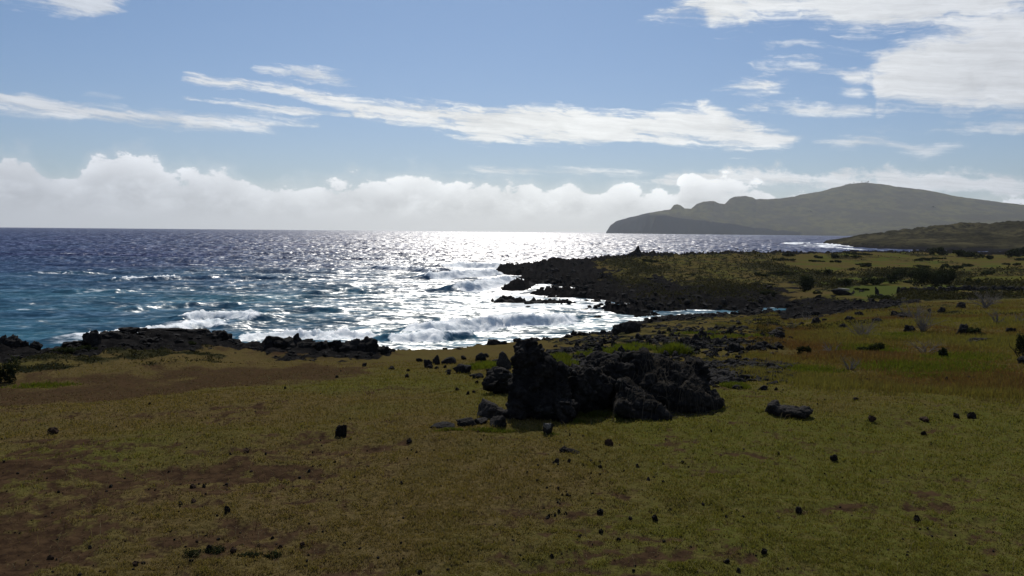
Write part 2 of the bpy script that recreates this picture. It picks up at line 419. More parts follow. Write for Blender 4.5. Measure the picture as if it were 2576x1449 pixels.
# ------------------------------------------------------------------ terrain: heights by bearing and distance
def hz(px, py, r): return EYE - r * float(dep(px, py))
ED_PX = [-400, 0, 60, 100, 160, 222, 228, 300, 430, 540, 570, 600, 655, 672, 800, 850, 900, 945, 990, 1010, 1150, 1290, 1400, 1500, 1540, 1552, 1620, 1700, 1800, 1950]
ED_PY = [858, 866, 872, 872, 868, 862, 842, 832, 829, 836, 842, 858, 861, 850, 858, 868, 858, 868, 880, 882, 874, 859, 849, 839, 838, 822, 808, 800, 791, 786]
ED_R  = [45, 45, 45, 45, 45, 46, 47, 48, 50, 50, 50, 48, 47, 46, 46, 46, 46, 47, 50, 52, 56, 62, 70, 80, 85, 92, 102, 110, 115, 119]
RG = np.concatenate([[0.3, 3, 6, 9.7, 13, 17, 21], np.arange(25, 130, 1.0), np.arange(130, 300, 2.0), np.arange(300, 720, 6.0)])
NEARP = [(0.3, 10.4), (3, 9.7), (6, 8.8), (9.7, 8.05), (17, 8.0)]
def prof(px):
    e = float(np.interp(px, ED_PX, ED_PY)); rc = float(np.interp(px, ED_PX, ED_R))
    p = list(NEARP)
    if px < 1975:
        zc = hz(px, e, rc); k = float(np.interp(px, [0, 900, 1200, 1900], [7.4, 7.4, 7.5, 7.6]))
        p += [(25, k)]
        if px < 1150:
            p += [(33, float(np.interp(px, [450, 900], [6.25, 6.6])))]
            k2 = float(np.interp(px, [450, 900], [0, 1])); p += [(36, 6.15 + 0.15 * k2), (40, 6.15 - 0.25 * k2)]
        p += [(rc, zc)]
        p += [(rc + 3, min(zc - 1.6, 1.2)), (rc + 8, -1.0), (rc + 16, -3)] if px < 1560 else [(rc + 3, -0.3), (rc + 8, -0.8)]
    pen = {
     1230: [(130, -3), (720, -3)],
     1290: [(190, -1.2), (225, -0.5), (240, 1.0), (247, 1.7), (262, -1), (280, -3)],
     1340: [(160, -2.0), (215, -0.9), (226, 0.1), (238, 1.2), (252, 3.1), (275, 0), (295, -3)],
     1420: [(128, -2.0), (172, -1.2), (184, -0.3), (194, 0.5), (230, 1.7), (256, 3.7), (285, 0.5), (310, -3)],
     1500: [(112, -2.0), (140, -1.0), (152, -0.3), (162, 0.5), (205, 1.8), (240, 2.9), (262, 4.0), (295, 1), (330, -3)],
     1600: [(112, -0.9), (122, -0.4), (130, 0.25), (170, 1.1), (220, 2.7), (262, 4.2), (280, 5.0), (310, 2), (345, -3)],
     1700: [(118, -0.8), (126, -0.4), (136, 0.25), (190, 1.7), (250, 3.75), (285, 5.07), (320, 2), (360, -3)],
     1850: [(123, -0.6), (131, -0.3), (138, 0.25), (200, 1.6), (258, 3.4), (305, 5.6), (345, 2), (390, -3)],
     1960: [(126, -0.35), (133, -0.1), (139, 0.35), (155, 1.1), (200, 1.5), (262, 3.0), (322, 5.25), (365, 2), (410, -3)],
    }
    land = {
     1990: [(25, 7.6), (50, 5.8), (80, 3.6), (112, 1.5), (124, 0.9), (138, 0.5), (150, 1.2), (200, 1.5), (265, 3.0), (330, 5.1), (370, 2), (420, -3)],
     2150: [(25, 7.65), (50, 6.1), (80, 4.4), (118, 2.3), (135, 1.7), (152, 1.6), (195, 2.0), (270, 3.0), (355, 5.3), (400, 2.5), (460, -2)],
     2300: [(25, 7.7), (50, 6.3), (80, 4.9), (124, 3.1), (140, 2.4), (190, 2.4), (280, 3.0), (385, 5.3), (430, 3), (520, -2)],
     2576: [(25, 7.8), (50, 6.7), (80, 5.6), (120, 4.05), (150, 3.4), (190, 3.4), (270, 3.5), (360, 5.0), (430, 3.5), (560, 2), (720, 1)],
     3200: [(25, 8.0), (50, 7.2), (80, 6.4), (120, 5.2), (170, 4.6), (270, 4.6), (360, 6), (450, 5), (720, 4)],
    }
    return p, pen, land
PENX = [1230, 1290, 1340, 1420, 1500, 1600, 1700, 1850, 1960]
LANDX = [1990, 2150, 2300, 2576, 3200]
_, PEN, LAND = prof(0)
PENZ = np.array([np.interp(RG, *zip(*PEN[k])) for k in PENX]); 
LANDZ = np.array([np.interp(RG, *zip(*(NEARP + LAND[k]))) for k in LANDX])
def colz(px):                     # heights over RG for one bearing
    if px >= 1990:
        px = min(px, 3200); i = max(1, int(np.searchsorted(LANDX, px))); f = (px - LANDX[i-1]) / (LANDX[i] - LANDX[i-1])
        return LANDZ[i-1] * (1 - f) + LANDZ[i] * f
    def near(q):
        p = prof(q)[0]; z = np.interp(RG, *zip(*p)); last = p[-1][0]
        if q > 1230:
            c = min(q, 1960); i = max(1, int(np.searchsorted(PENX, c))); f = (c - PENX[i-1]) / (PENX[i] - PENX[i-1])
            pz = PENZ[i-1] * (1 - f) + PENZ[i] * f
            z = np.where(RG > last, np.where(RG < last + 6, np.maximum(pz, -1.0) if q > 1560 else pz, pz), z)
        else: z = np.where(RG > last, -3.0, z)
        return z
    if px > 1950:
        f = (px - 1950) / 40.0; return near(1950) * (1 - f) + LANDZ[0] * f
    return near(max(px, -400))
TPX = np.unique(np.concatenate([np.arange(-400, 3201, 25), [222, 228, 990, 1010, 1545, 1552]])).astype(float)
TTH = theta(TPX, np.full_like(TPX, 700.0))
TZ = np.array([colz(p) for p in TPX])            # (columns, RG)
def smooth_base(th, r):
    th = np.clip(th, TTH[0], TTH[-1])
    i = np.clip(np.searchsorted(TTH, th), 1, len(TTH) - 1); f = (th - TTH[i-1]) / (TTH[i] - TTH[i-1])
    j = np.clip(np.searchsorted(RG, r), 1, len(RG) - 1); g = np.clip((r - RG[j-1]) / (RG[j] - RG[j-1]), 0, 1)
    return (TZ[i-1, j-1] * (1-f) * (1-g) + TZ[i, j-1] * f * (1-g) + TZ[i-1, j] * (1-f) * g + TZ[i, j] * f * g)
TH2PX = lambda th: np.interp(th, TTH, TPX)
def zones(x, y):
    th = np.arctan2(x, y); r = np.hypot(x, y); px = TH2PX(th)
    rc = np.interp(px, ED_PX, ED_R)
    n1 = fb2(x * 0.11, y * 0.11, 4, 5); n2 = fb2(x * 0.5, y * 0.5, 4, 9); n3 = fb2(x * 0.03, y * 0.03, 3, 21)
    # lava: seaward rim of the near land, the low shore of the peninsula, and the rocky strip by the inlet
    wid = np.interp(px, [0, 200, 230, 430, 560, 620, 680, 980, 1000, 1400, 1500, 1560, 1950], [3.5, 3, 4.5, 7, 6, 3, 5, 6, 0.6, 1.0, 2, 16, 14])
    lava = np.where(px < 1975, sst(r - (rc - wid + n2 * 2.0), -0.8, 0.8), 0)
    pl = np.interp(px, [1250, 1420, 1500, 1600, 1700, 1850, 1960, 2020, 2100, 2200], [400, 400, 225, 176, 163, 156, 150, 146, 140, 130])
    lava = np.where((r > rc + 2) & (px < 2260), sst(2120 + n2 * 60 + n1 * 120 - px, -60, 60) * sst(pl + n1 * 60 + n2 * 10 - r, -12, 12), lava)
    crest = np.interp(px, [1500, 1700, 2000, 2300, 2576], [262, 285, 330, 385, 360])
    lava = np.maximum(lava, np.where((px > 1400) & (r > 150), sst(r - (crest - 10 + n2 * 8), -4, 4), 0))
    strip = sst(px, 1940, 1990) * sst(2330 - px + n2 * 60, -20, 40) * sst(r - np.interp(px, [1950, 2330], [92, 118]) + n2 * 6, -4, 4) * sst(np.interp(px, [1950, 2200, 2330], [150, 140, 128]) - r, -4, 4)
    lava = np.maximum(lava, strip * 0.9)
    field = sst(px, 1330, 1420) * sst(1990 - px, -40, 60) * sst(r, 23, 28) * sst(1.0 - np.maximum(lava, 0), 0.2, 0.8)
    # dry/red-brown grass
    dry = sst(px + 120 * n1, 1820, 2080) * sst(r + 1.5 * n2, 21.0, 26) * sst(126 - r, -4, 6) * np.clip(0.62 + n1 * 1.6 + 0.5 * n2, 0.0, 1)
    dry = np.maximum(dry, sst(1560 - px, -40, 60) * sst(px, 640, 760) * sst(r, 33, 40) * 0.75)
    dry = np.maximum(dry, field * 0.5)
    # bare brown soil
    hollow = sst(980 - px + n1 * 200, -60, 120) * sst(r - np.interp(px, [0, 400, 800, 1000], [24.5, 25, 27, 33]) + n2 * 2.2 + 1.5 * n1, -1.2, 3.0) * sst(39 - r + n2 * 4, -3, 4)
    west = np.interp(px, [-400, 0, 500, 900, 1300, 1700, 2576, 3000], [0.66, 0.64, 0.58, 0.44, 0.27, 0.15, 0.14, 0.16])
    west = west * np.interp(r, [9, 14.5, 18, 24], [1.25, 1.1, 0.55, 0.5])
    patch = np.clip(west + 0.50 * fb2(x * 0.40, y * 0.55, 6, 31, 0.72) + 0.42 * fb2(x * 2.4, y * 2.8, 4, 37, 0.65) + 0.30 * n1 - 0.12, 0, 1) * sst(26 - r, -2, 3)
    soil = np.maximum(hollow * 0.66, patch)
    soil = np.maximum(soil, sst(1000 - px + 200 * n1, -100, 200) * sst(r, 38, 41) * (0.38 + 0.5 * n2))
    # greener areas
    grn = np.interp(px, [-400, 300, 1000, 1600, 2576, 3000], [0.12, 0.15, 0.30, 0.55, 0.75, 0.8]) + 0.9 * n1
    grn = np.minimum(grn, 0.78)
    grn = np.where(r > 23, grn * np.interp(r, [23, 30], [1, 0.55]), grn)
    grn = np.where((r > 122) & (px > 1400), 0.45 + 1.1 * n1 + 0.3 * n3, grn)
    grn = np.maximum(grn, sst(1 - np.hypot((px - 2200) / 125, (r - 166) / 20), 0, 0.4) * 1.3)
    grn = np.maximum(grn, sst(1 - np.hypot((px - 2490) / 170, (r - 190) / 30), 0, 0.5) * 0.84)
    # scrub: dark low plants on the peninsula and behind the outcrop
    scr = np.where((r > 126) & (px > 1380), 0.50 + 0.75 * fb2(x * 0.05, y * 0.022, 4, 41) - 0.3 * sst(r, 200, 300), 0)
    scr = np.where(grn > 0.95, scr * 0.2, scr)
    scr = np.maximum(scr, field * (0.42 + 0.7 * n2))
    scr = np.maximum(scr, sst(760 - px + 250 * n1, -60, 160) * sst(r, 37.5, 40) * (0.55 + 0.5 * n2))
    scr = np.maximum(scr, np.where((px > 1950) & (r > 60), (0.22 + 0.6 * n1) * sst(126 - r, 0, 10), 0))
    c = lambda a: np.clip(a, 0, 1)
    return c(lava), c(soil), c(dry), c(grn), c(scr), field
LEDGES = [((1246, 757), (1420, 762), 2.6, 1.25), ((1330, 768), (1440, 770), 2.0, 1.0), ((1390, 748), (1520, 752), 3.2, 1.3), ((1285, 728), (1352, 715), 3.0, 1.5), ((1352, 712), (1480, 722), 4.5, 1.5),
          ((1272, 684), (1330, 676), 4.5, 1.6), ((1300, 690), (1420, 694), 6.0, 1.4), ((1370, 735), (1500, 740), 3.5, 1.1), ((1480, 780), (1620, 796), 2.2, 0.9), ((1600, 783), (1850, 777), 3.0, 0.9), ((1300, 668), (1400, 660), 6, 1.6),
          ((1420, 705), (1500, 715), 6, 1.0)]
def ground_z(x, y, detail=True):
    x = np.asarray(x, float); y = np.asarray(y, float)
    th = np.arctan2(x, y); r = np.hypot(x, y)
    wob = fb2(x * 0.06, y * 0.06, 3, 61) * np.interp(r, [0, 40, 100, 300], [0, 0, 0.6, 5])
    z = smooth_base(th, r + wob)
    lava, soil, dry, grn, scr, field = zones(x, y)
    z = z + 0.16 * fb2(x * 0.12, y * 0.12, 3, 71) * sst(r, 8, 22) * (1 - lava)
    led = np.zeros_like(z)
    if np.any(r > 100):
        for a, b, w, h in LEDGES:
            ax, ay = at_sea(*a); bx, by = at_sea(*b)
            t = np.clip(((x - ax) * (bx - ax) + (y - ay) * (by - ay)) / ((bx - ax)**2 + (by - ay)**2), 0, 1)
            d2 = (x - ax - t * (bx - ax))**2 + (y - ay - t * (by - ay))**2
            led = np.maximum(led, h * np.exp(-d2 / (w * w)))
        z = np.where(z < 0.6, z + led * (1.0 + np.clip(-z, 0, 0.9)), z)
    if detail:
        k = np.maximum(lava, sst(led, 0.2, 0.7))
        amp = np.interp(r, [20, 50, 120, 260], [0.22, 0.26, 0.75, 1.15])
        tz = np.floor(z / 0.55) * 0.55 + 0.55 * sst(z / 0.55 - np.floor(z / 0.55), 0.55, 0.95)
        z = z + k * sst(r, 95, 120) * 0.75 * (tz - z)
        z = z + k * amp * (rd2(x * 0.55, y * 0.55, 5, 81, 0.6) - 0.42) * 1.5
        z = z + k * amp * 0.9 * fb2(x * 0.14, y * 0.10, 3, 83) * sst(r, 60, 130)
        z = z + scr * (1 - lava) * np.interp(r, [20, 60, 150, 300], [0.15, 0.28, 0.55, 0.9]) * np.maximum(0, fb2(x * 0.5, y * 0.35, 4, 87, 0.6))
        z = z + (1 - lava) * (0.024 * fb2(x * 2.6, y * 2.6, 4, 91, 0.6) * sst(r, 2, 6) + 0.055 * fb2(x * 0.7, y * 0.7, 2, 93))
        z = z - soil * (1 - lava) * 0.03 * sst(26 - r, 0, 4)
    return z

TH_IN = np.radians(np.linspace(-38, 38, 860))
TH_OUT = np.radians(np.concatenate([np.linspace(-180, -39, 80), TH_IN * 180 / np.pi, np.linspace(39, 180, 80)]))
GR = np.exp(np.linspace(math.log(2.5), math.log(715), 640)); GR = np.concatenate([[0.3, 1.2], GR])
gx, gy, gT, gR = fan_grid(TH_OUT, GR)
gz = ground_z(gx, gy)
lava, soil, dry, grn, scr, field = zones(gx, gy)
_p = TH2PX(gT) + 90 * fb2(gx * 0.05, gy * 0.05, 3, 301)
led_l = sst(gR, 112, 120) * sst(1.5 + 0.5 * fb2(gx * 0.1, gy * 0.1, 3, 303) - gz, 0, 0.3) * sst(2010 - _p, -60, 40) * (_p > 1150)
ground = mesh_np('ground', np.stack([gx, gy, gz], -1).reshape(-1, 3), gridF(len(GR), len(TH_OUT)), M['ground'], True,
                 dict(lava=np.maximum(lava, led_l), soil=soil, dry=dry, green=grn, scrub=scr))
tag(ground, 'grassy coastal ground falling to black lava shore and low peninsula', 'ground', kind='structure')

def zat(x, y): return float(ground_z(np.array([x]), np.array([y]))[0])
_pr = np.exp(np.linspace(math.log(6), math.log(500), 1500))
def pick(px, py):                 # first ground point along the line of sight of a picture point
    d = pdir(px, py); h = math.hypot(d[0], d[1])
    x = d[0] / h * _pr; y = d[1] / h * _pr; zr = EYE + d[2] / h * _pr
    g = ground_z(x, y, False)
    k = np.nonzero(g >= zr)[0]
    i = k[0] if len(k) else int(np.argmin(zr - g))
    return float(x[i]), float(y[i]), float(_pr[i])


# ------------------------------------------------------------------ sea
def mk_sea():
    m, t, b, o = material('sea')
    g = t.new('ShaderNodeNewGeometry'); p = g.outputs['Position']
    x, y, z = t.sep(p)
    foam, teal = t.attr('foam'), t.attr('teal')
    rr = t.m('SQRT', t.add(t.mul(x, x), t.mul(y, y)))
    lr = t.m('LOGARITHM', rr, math.e); an = t.m('ARCTAN2', x, y)
    # ripples: slopes taken straight from noise, three sizes; the farther sets stand for the longer waves one makes out there
    w1 = t.noise(t.vm('MULTIPLY', p, (0.55, 0.9, 1.0)), 1.0, 5, 0.62, 0.4, out=1)
    w2 = t.noise(t.vm('MULTIPLY', p, (0.14, 0.22, 0.5)), 1.0, 5, 0.6, 0.5, out=1)
    w3 = t.noise(t.comb(t.mul(an, 190.0), t.mul(lr, 70.0), 0.0), 1.0, 4, 0.68, 0.0, out=1)
    farw = t.ss(rr, 130.0, 420.0)
    hv = (0.5, 0.5, 0.5)
    s = t.vm('ADD', t.vm('SCALE', t.vm('SUBTRACT', w1, hv), scale=t.lin(farw, 0, 1, 1.5, 0.6)), t.vm('SCALE', t.vm('SUBTRACT', w2, hv), scale=t.lin(farw, 0, 1, 1.4, 0.7)))
    s = t.vm('ADD', s, t.vm('SCALE', t.vm('SUBTRACT', w3, hv), scale=t.lin(farw, 0, 1, 0.4, 2.5)))
    sx, sy, _ = t.sep(s)
    sx = t.mul(sx, t.lin(farw, 0, 1, 0.8, 0.6))      # crests lie mostly along the shore
    nrm = t.vm('NORMALIZE', t.vm('ADD', g.outputs['Normal'], t.comb(sx, t.sub(sy, t.lin(farw, 0, 1, 0.37, 0.41)), 0.0)))
    deep = t.mix(t.ss(t.noise(p, 0.02, 3, 0.5), 0.35, 0.65), (0.012, 0.026, 0.105), (0.018, 0.034, 0.125))
    shal = t.mix(t.ss(t.noise(t.vm('MULTIPLY', p, (0.5, 1.0, 1.0)), 0.07, 4, 0.55), 0.35, 0.65), (0.009, 0.092, 0.145), (0.022, 0.14, 0.19))
    wc = t.mix(teal, deep, shal)
    # foam lace
    fp = t.vm('MULTIPLY', p, (0.32, 1.0, 1.0))
    f1 = t.noise(fp, 0.5, 6, 0.68, 0.6); f2 = t.noise(fp, 2.2, 4, 0.65, 0.4); f3 = t.noise(fp, 0.13, 4, 0.6, 0.8)
    fn = t.add(t.add(t.mul(f1, 0.55), t.mul(f2, 0.25)), t.mul(f3, 0.35))
    fm = t.ss(t.add(foam, t.sub(fn, 0.575)), 0.40, 0.60)
    fcol = t.mix(t.ss(t.add(t.mul(f2, 0.6), t.mul(f1, 0.5)), 0.42, 0.66), (0.56, 0.62, 0.66), (0.90, 0.92, 0.92))
    c = t.mix(fm, wc, fcol)
    t.l.new(c, b.inputs['Base Color'])
    t.put(b.inputs['Roughness'], t.add(t.mul(t.sub(1.0, fm), t.lin(farw, 0, 1, 0.36, 0.40)), t.mul(fm, 0.75)))
    b.inputs['IOR'].default_value = 1.333
    t.put(b.inputs['Specular IOR Level'], t.lin(fm, 0, 1, 0.7, 0.2))
    n2 = t.vm('NORMALIZE', t.vm('ADD', g.outputs['Normal'], t.comb(t.mul(sx, 0.8), t.mul(sy, 0.8), 0.0)))
    mxn = t.new('ShaderNodeMix', data_type='VECTOR'); t.put(mxn.inputs[0], fm); t.l.new(nrm, mxn.inputs[4]); t.l.new(n2, mxn.inputs[5])
    t.l.new(mxn.outputs[1], b.inputs['Normal'])
    t.put(b.inputs['Subsurface Weight'], t.mul(fm, 0.9))       # light soaks through white water
    b.inputs['Subsurface Radius'].default_value = (1.0, 1.0, 1.0); b.inputs['Subsurface Scale'].default_value = 0.8
    return m
M['sea'] = mk_sea()
sTH = np.radians(np.concatenate([np.linspace(-100, -37, 60), np.linspace(-36, 36, 900), np.linspace(37, 100, 60)]))
sR = np.concatenate([np.exp(np.linspace(math.log(60), math.log(480), 560)), np.exp(np.linspace(math.log(484), math.log(10400), 190))])
sx, sy, sT, sRR = fan_grid(sTH, sR)
PXs, PYs = project(sx, sy, 0 * sx)                # where still water at these places was measured in the photograph
h = np.zeros_like(sx)
wx = sx + 9 * fb2(sx * 0.012, sy * 0.012, 3, 101); wy = sy + 9 * fb2(sx * 0.012, sy * 0.012, 3, 105)
fade = np.interp(sRR, [60, 900, 3000], [1, 0.9, 0.0])
gsh = np.interp(sRR, [80, 110, 200], [0.35, 0.6, 1.0])
for lam, A, dr in ((58, 0.42, 6), (36, 0.30, -9), (23, 0.17, 18), (13, 0.10, -22), (8, 0.06, 9)):
    k = 2 * math.pi / lam; a = R(dr)
    ph = k * (wx * math.sin(a) + wy * math.cos(a))
    h += A * (np.sin(ph) + 0.28 * np.sin(2 * ph + 0.9)) * fade * gsh * (0.75 + 0.6 * pn2(sx * 0.02, sy * 0.03, int(lam)))
h += 0.22 * (rd2(wx * 0.10, wy * 0.17, 4, 111, 0.55) - 0.45) * np.interp(sRR, [60, 700, 1500], [1, 0.8, 0])
foam = np.zeros_like(sx); 
# breakers: crest line (picture points on still water), height, foam behind / in front, back width
BRK = [
 ([(985, 848), (1060, 838), (1110, 830), (1180, 822), (1300, 816), (1400, 808), (1475, 800)], 1.0, 0.92),
 ([(960, 862), (1020, 856), (1090, 852), (1130, 850)], 0.75, 0.85),
 ([(1085, 858), (1120, 851), (1160, 846), (1200, 845)], 0.7, 0.5),
 ([(90, 866), (200, 856), (300, 846), (380, 838), (470, 820), (560, 816), (600, 826)], 0.6, 0.62),
 ([(440, 812), (520, 800), (600, 802), (700, 806)], 0.9, 0.7),
 ([(570, 856), (660, 852), (760, 850), (860, 848), (960, 846)], 0.6, 0.9),
 ([(250, 712), (330, 708), (480, 704), (560, 702), (700, 703), (850, 706)], 0.8, 0.36),
 ([(270, 706), (330, 704), (400, 703), (475, 699)], 0.5, 0.9),
 ([(300, 782), (400, 776), (520, 770), (640, 776)], 0.55, 0.33),
 ([(640, 792), (760, 784), (880, 786)], 0.5, 0.4),
 ([(1140, 732), (1200, 726), (1260, 718), (1330, 712)], 1.5, 0.85),
 ([(1050, 700), (1120, 696), (1200, 694), (1280, 690)], 1.4, 0.8),
 ([(900, 676), (1000, 680), (1100, 684), (1160, 684)], 1.1, 0.5),
 ([(1100, 672), (1180, 670), (1270, 672)], 1.2, 0.75),
 ([(1960, 616), (2010, 612), (2080, 616), (2150, 624)], 1.2, 1.0),
 ([(2010, 620), (2080, 624), (2170, 630)], 1.0, 1.0),
 ([(120, 742), (220, 738), (330, 742)], 0.7, 0.3), ([(60, 690), (140, 686), (230, 688)], 0.7, 0.3),
 ([(760, 740), (880, 736), (1000, 742)], 0.6, 0.4),
]
for pts, H, F in BRK:
    q = np.array([at_sea(*p) for p in pts])
    rmid = float(np.hypot(*q.mean(0))); sc = np.interp(rmid, [80, 150, 300, 900], [0.8, 1.0, 1.7, 3.5])
    best = np.full(sx.shape, 1e9); sd = np.zeros_like(sx); along = np.zeros_like(sx)
    bx0, bx1 = q[:, 0].min() - 30 * sc, q[:, 0].max() + 30 * sc; by0, by1 = q[:, 1].min() - 30 * sc, q[:, 1].max() + 30 * sc
    mk = (sx > bx0) & (sx < bx1) & (sy > by0) & (sy < by1)
    X, Y = sx[mk], sy[mk]
    X = X + 1.3 * sc * fb2(X * 0.12 / sc, Y * 0.12 / sc, 4, 131, 0.6); Y = Y + 1.5 * sc * fb2(X * 0.15 / sc, Y * 0.15 / sc, 4, 135, 0.6)
    bd_ = np.full(X.shape, 1e9); sg = np.zeros_like(X); en = np.zeros_like(X)
    n = len(q) - 1
    for i in range(n):
        a, c = q[i], q[i + 1]; e = c - a; tt = np.clip(((X - a[0]) * e[0] + (Y - a[1]) * e[1]) / (e @ e), 0, 1)
        vx, vy = X - a[0] - tt * e[0], Y - a[1] - tt * e[1]; d = np.hypot(vx, vy)
        s_ = np.sign(e[0] * (Y - a[1]) - e[1] * (X - a[0])) * np.sign(e[0])
        u = d < bd_; bd_[u] = d[u]; sg[u] = s_[u]; en[u] = ((i + tt) / n)[u]
    s_d = bd_ * sg                                   # + seaward
    taper = sst(np.minimum(en, 1 - en), 0.0, 0.16) * 0.85 + 0.15
    taper = taper * np.where((en <= 0) | (en >= 1), np.exp(-(bd_ / (3 * sc))**2), 1)
    lump = 1 + 0.35 * fb2(X * 0.35, Y * 0.35, 3, 141)
    prof_ = np.where(s_d > 0, np.exp(-(s_d / (4.2 * sc))**2), np.exp(-(s_d / (1.15 * sc))**2))
    h[mk] = h[mk] * (1 - 0.6 * prof_ * taper) + H * prof_ * taper * np.clip(lump, 0.4, 1.6)
    ff = np.where(s_d > 0, np.exp(-(s_d / (1.6 * sc))**2), np.exp(-(s_d / (3.4 * sc))**2)) * F * taper
    tr = np.where(s_d > 0, np.exp(-(s_d / (11 * sc))), np.exp(s_d / (6 * sc))) * 0.42 * F * taper
    foam[mk] = np.maximum(foam[mk], np.maximum(ff, tr))
    h[mk] += ff * 0.5 * sc**0.5 * np.maximum(0, fb2(X * 1.1 / sc, Y * 0.9 / sc, 5, 151, 0.7)) * sst(ff, 0.25, 0.7)
# white water lying in the bay, along the rims and at the point
def zone(cx, cy, rx, ry, v): return v * np.exp(-(((PXs - cx) / rx)**2 + ((PYs - cy) / ry)**2))
near_f = np.zeros_like(sx)
for zc in ((1330, 775, 210, 66, 0.50), (1200, 850, 230, 26, 0.40), (760, 852, 200, 16, 0.44), (150, 860, 170, 14, 0.55), (420, 826, 150, 18, 0.40), (1400, 730, 130, 30, 0.42), (1250, 680, 110, 16, 0.40),
           (1600, 800, 120, 16, 0.36), (900, 800, 190, 40, 0.24), (120, 800, 220, 34, 0.22), (2080, 618, 110, 10, 0.5), (1480, 770, 60, 22, 0.5), (2000, 604, 160, 5, 0.3)):
    near_f = np.maximum(near_f, zone(*zc))
near_f = near_f * (1 + 0.9 * fb2(sx * 0.03, sy * 0.05, 4, 161))
foam = np.maximum(foam, near_f)
caps = sst(fb2(wx * 0.045, wy * 0.10, 4, 171, 0.6), 0.55, 0.85) * 0.5 * np.interp(sRR, [60, 200, 600, 1500], [0.8, 1, 0.9, 0])
foam = np.clip(np.maximum(foam, caps), 0, 1)
teal = np.interp(PYs, [585, 640, 690, 740, 790, 860], [0.0, 0.10, 0.45, 0.80, 0.95, 1.0])
teal = np.clip(teal + 0.22 * fb2(sx * 0.012, sy * 0.02, 3, 181), 0, 1)
sea = mesh_np('sea', np.stack([sx, sy, h], -1).reshape(-1, 3), gridF(len(sR), len(sTH)), M['sea'], True, dict(foam=foam, teal=teal))
tag(sea, 'windy blue sea with white breakers and sun glitter', 'sea', kind='structure')


# ------------------------------------------------------------------ the far headland and the hill before it
def far_land(name, PX, cols, mat, rs, nth, amp, freq, rockf, label, seed):
    ths = np.radians(np.linspace(math.degrees(float(theta(PX[0], 560))), math.degrees(float(theta(PX[-1], 560))), nth))
    pth = theta(np.array(PX, float), np.full(len(PX), 560.0))
    Z = np.array([np.interp(rs, *zip(*c)) for c in cols])
    i = np.clip(np.searchsorted(pth, ths), 1, len(pth) - 1); f = ((ths - pth[i-1]) / (pth[i] - pth[i-1]))[:, None]
    z = (Z[i-1] * (1 - f) + Z[i] * f).T
    X, Y, T, RR = fan_grid(ths, rs)
    nz_ = (amp * fb2(X * freq, Y * freq, 5, seed, 0.55) - amp * 1.6 * (rd2(T * RR * freq * 0.8 + 0.3 * fb2(X * freq, Y * freq, 3, seed + 9), Y * freq * 0.18, 4, seed + 5) - 0.4)) * sst(z, 0, amp * 6)
    rk = rockf(X, Y, T, RR, z, np.interp(ths, pth, PX)[None, :] + 0 * z)
    o = mesh_np(name, np.stack([X, Y, z + nz_], -1).reshape(-1, 3), gridF(len(rs), nth), mat, True, dict(rock=rk))
    return tag(o, label, 'headland' if name == 'headland' else 'hill', kind='structure')
HP = [(1525, 584), (1530, 576), (1536, 567), (1550, 557), (1575, 549), (1600, 543), (1650, 533), (1685, 528), (1694, 516), (1702, 513), (1711, 516), (1722, 525), (1738, 525), (1752, 512), (1768, 506), (1795, 505), (1808, 511),
      (1822, 514), (1834, 501), (1848, 494), (1875, 492), (1890, 496), (1900, 501), (1930, 501), (1970, 497), (2010, 491), (2060, 481), (2100, 471), (2140, 461), (2160, 459), (2200, 460), (2250, 468), (2300, 475), (2350, 483), (2400, 492), (2450, 500), (2500, 507), (2576, 515), (2700, 528), (2900, 545), (3200, 560)]
CLF = lambda px: float(np.interp(px, [1525, 1536, 1600, 1630, 1660, 1720, 1780, 1840, 1900, 2000, 2100, 2300, 3200], [585, 570, 550, 541, 541, 548, 556, 563, 573, 582, 587, 588, 590]))
RS_H = np.concatenate([np.linspace(4600, 6400, 60), np.linspace(6410, 7900, 130), np.linspace(7930, 10000, 40)])
cols = []; hpx = []
for px in np.unique(np.concatenate([[p[0] for p in HP], np.arange(1530, 3200, 20)])):
    py = float(np.interp(px, *zip(*HP))); rd = float(np.interp(px, [1525, 1640, 1800, 2150, 3200], [7300, 7250, 7350, 7700, 7600]))
    rc = float(np.interp(px, [1525, 1600, 1640, 1900, 2100, 2300, 3200], [7180, 6950, 6500, 6400, 6100, 5600, 4900]))
    top = EYE - rd * float(dep(px, py)); cz = max(1.0, EYE - (rc + 60) * float(dep(px, min(CLF(px), 600))))
    top = max(top, 1.0); cz = min(cz, top * 0.985)
    mid = cz + (top - cz) * 0.42
    cols.append([(4000, -30), (rc - 1, -30), (rc, -2), (rc + 60, cz), ((rc + rd) / 2, mid), (rd - 200, cz + (top - cz) * 0.9), (rd, top), (rd + 250, top * 0.94), (rd + 1600, -20), (12000, -30)]); hpx.append(px)
def rk_head(X, Y, T, RR, z, px):
    rc = np.interp(px, [1525, 1600, 1640, 1900, 2100, 2300, 3200], [7180, 6950, 6500, 6400, 6100, 5600, 4900])
    k = sst(rc + 95 - RR, 0, 50) * sst(2060 - px, 0, 90)
    return np.maximum(k, sst(1645 - px, 0, 20) * 0.9 + 0 * z)
headland = far_land('headland', hpx, cols, M['headland'], RS_H, 700, 5.0, 0.006, rk_head, 'long hazy grassy headland with sea cliffs and a flat crater hill', 201)
TP = [(2060, 612), (2078, 606), (2120, 600), (2200, 588), (2260, 582), (2300, 578), (2350, 570), (2400, 563), (2450, 563), (2500, 560), (2576, 555), (2700, 550), (3200, 540)]
RS_T = np.concatenate([np.linspace(640, 1000, 110), np.linspace(1003, 1250, 100), np.linspace(1260, 1900, 40)])
cols = []; tpx = []
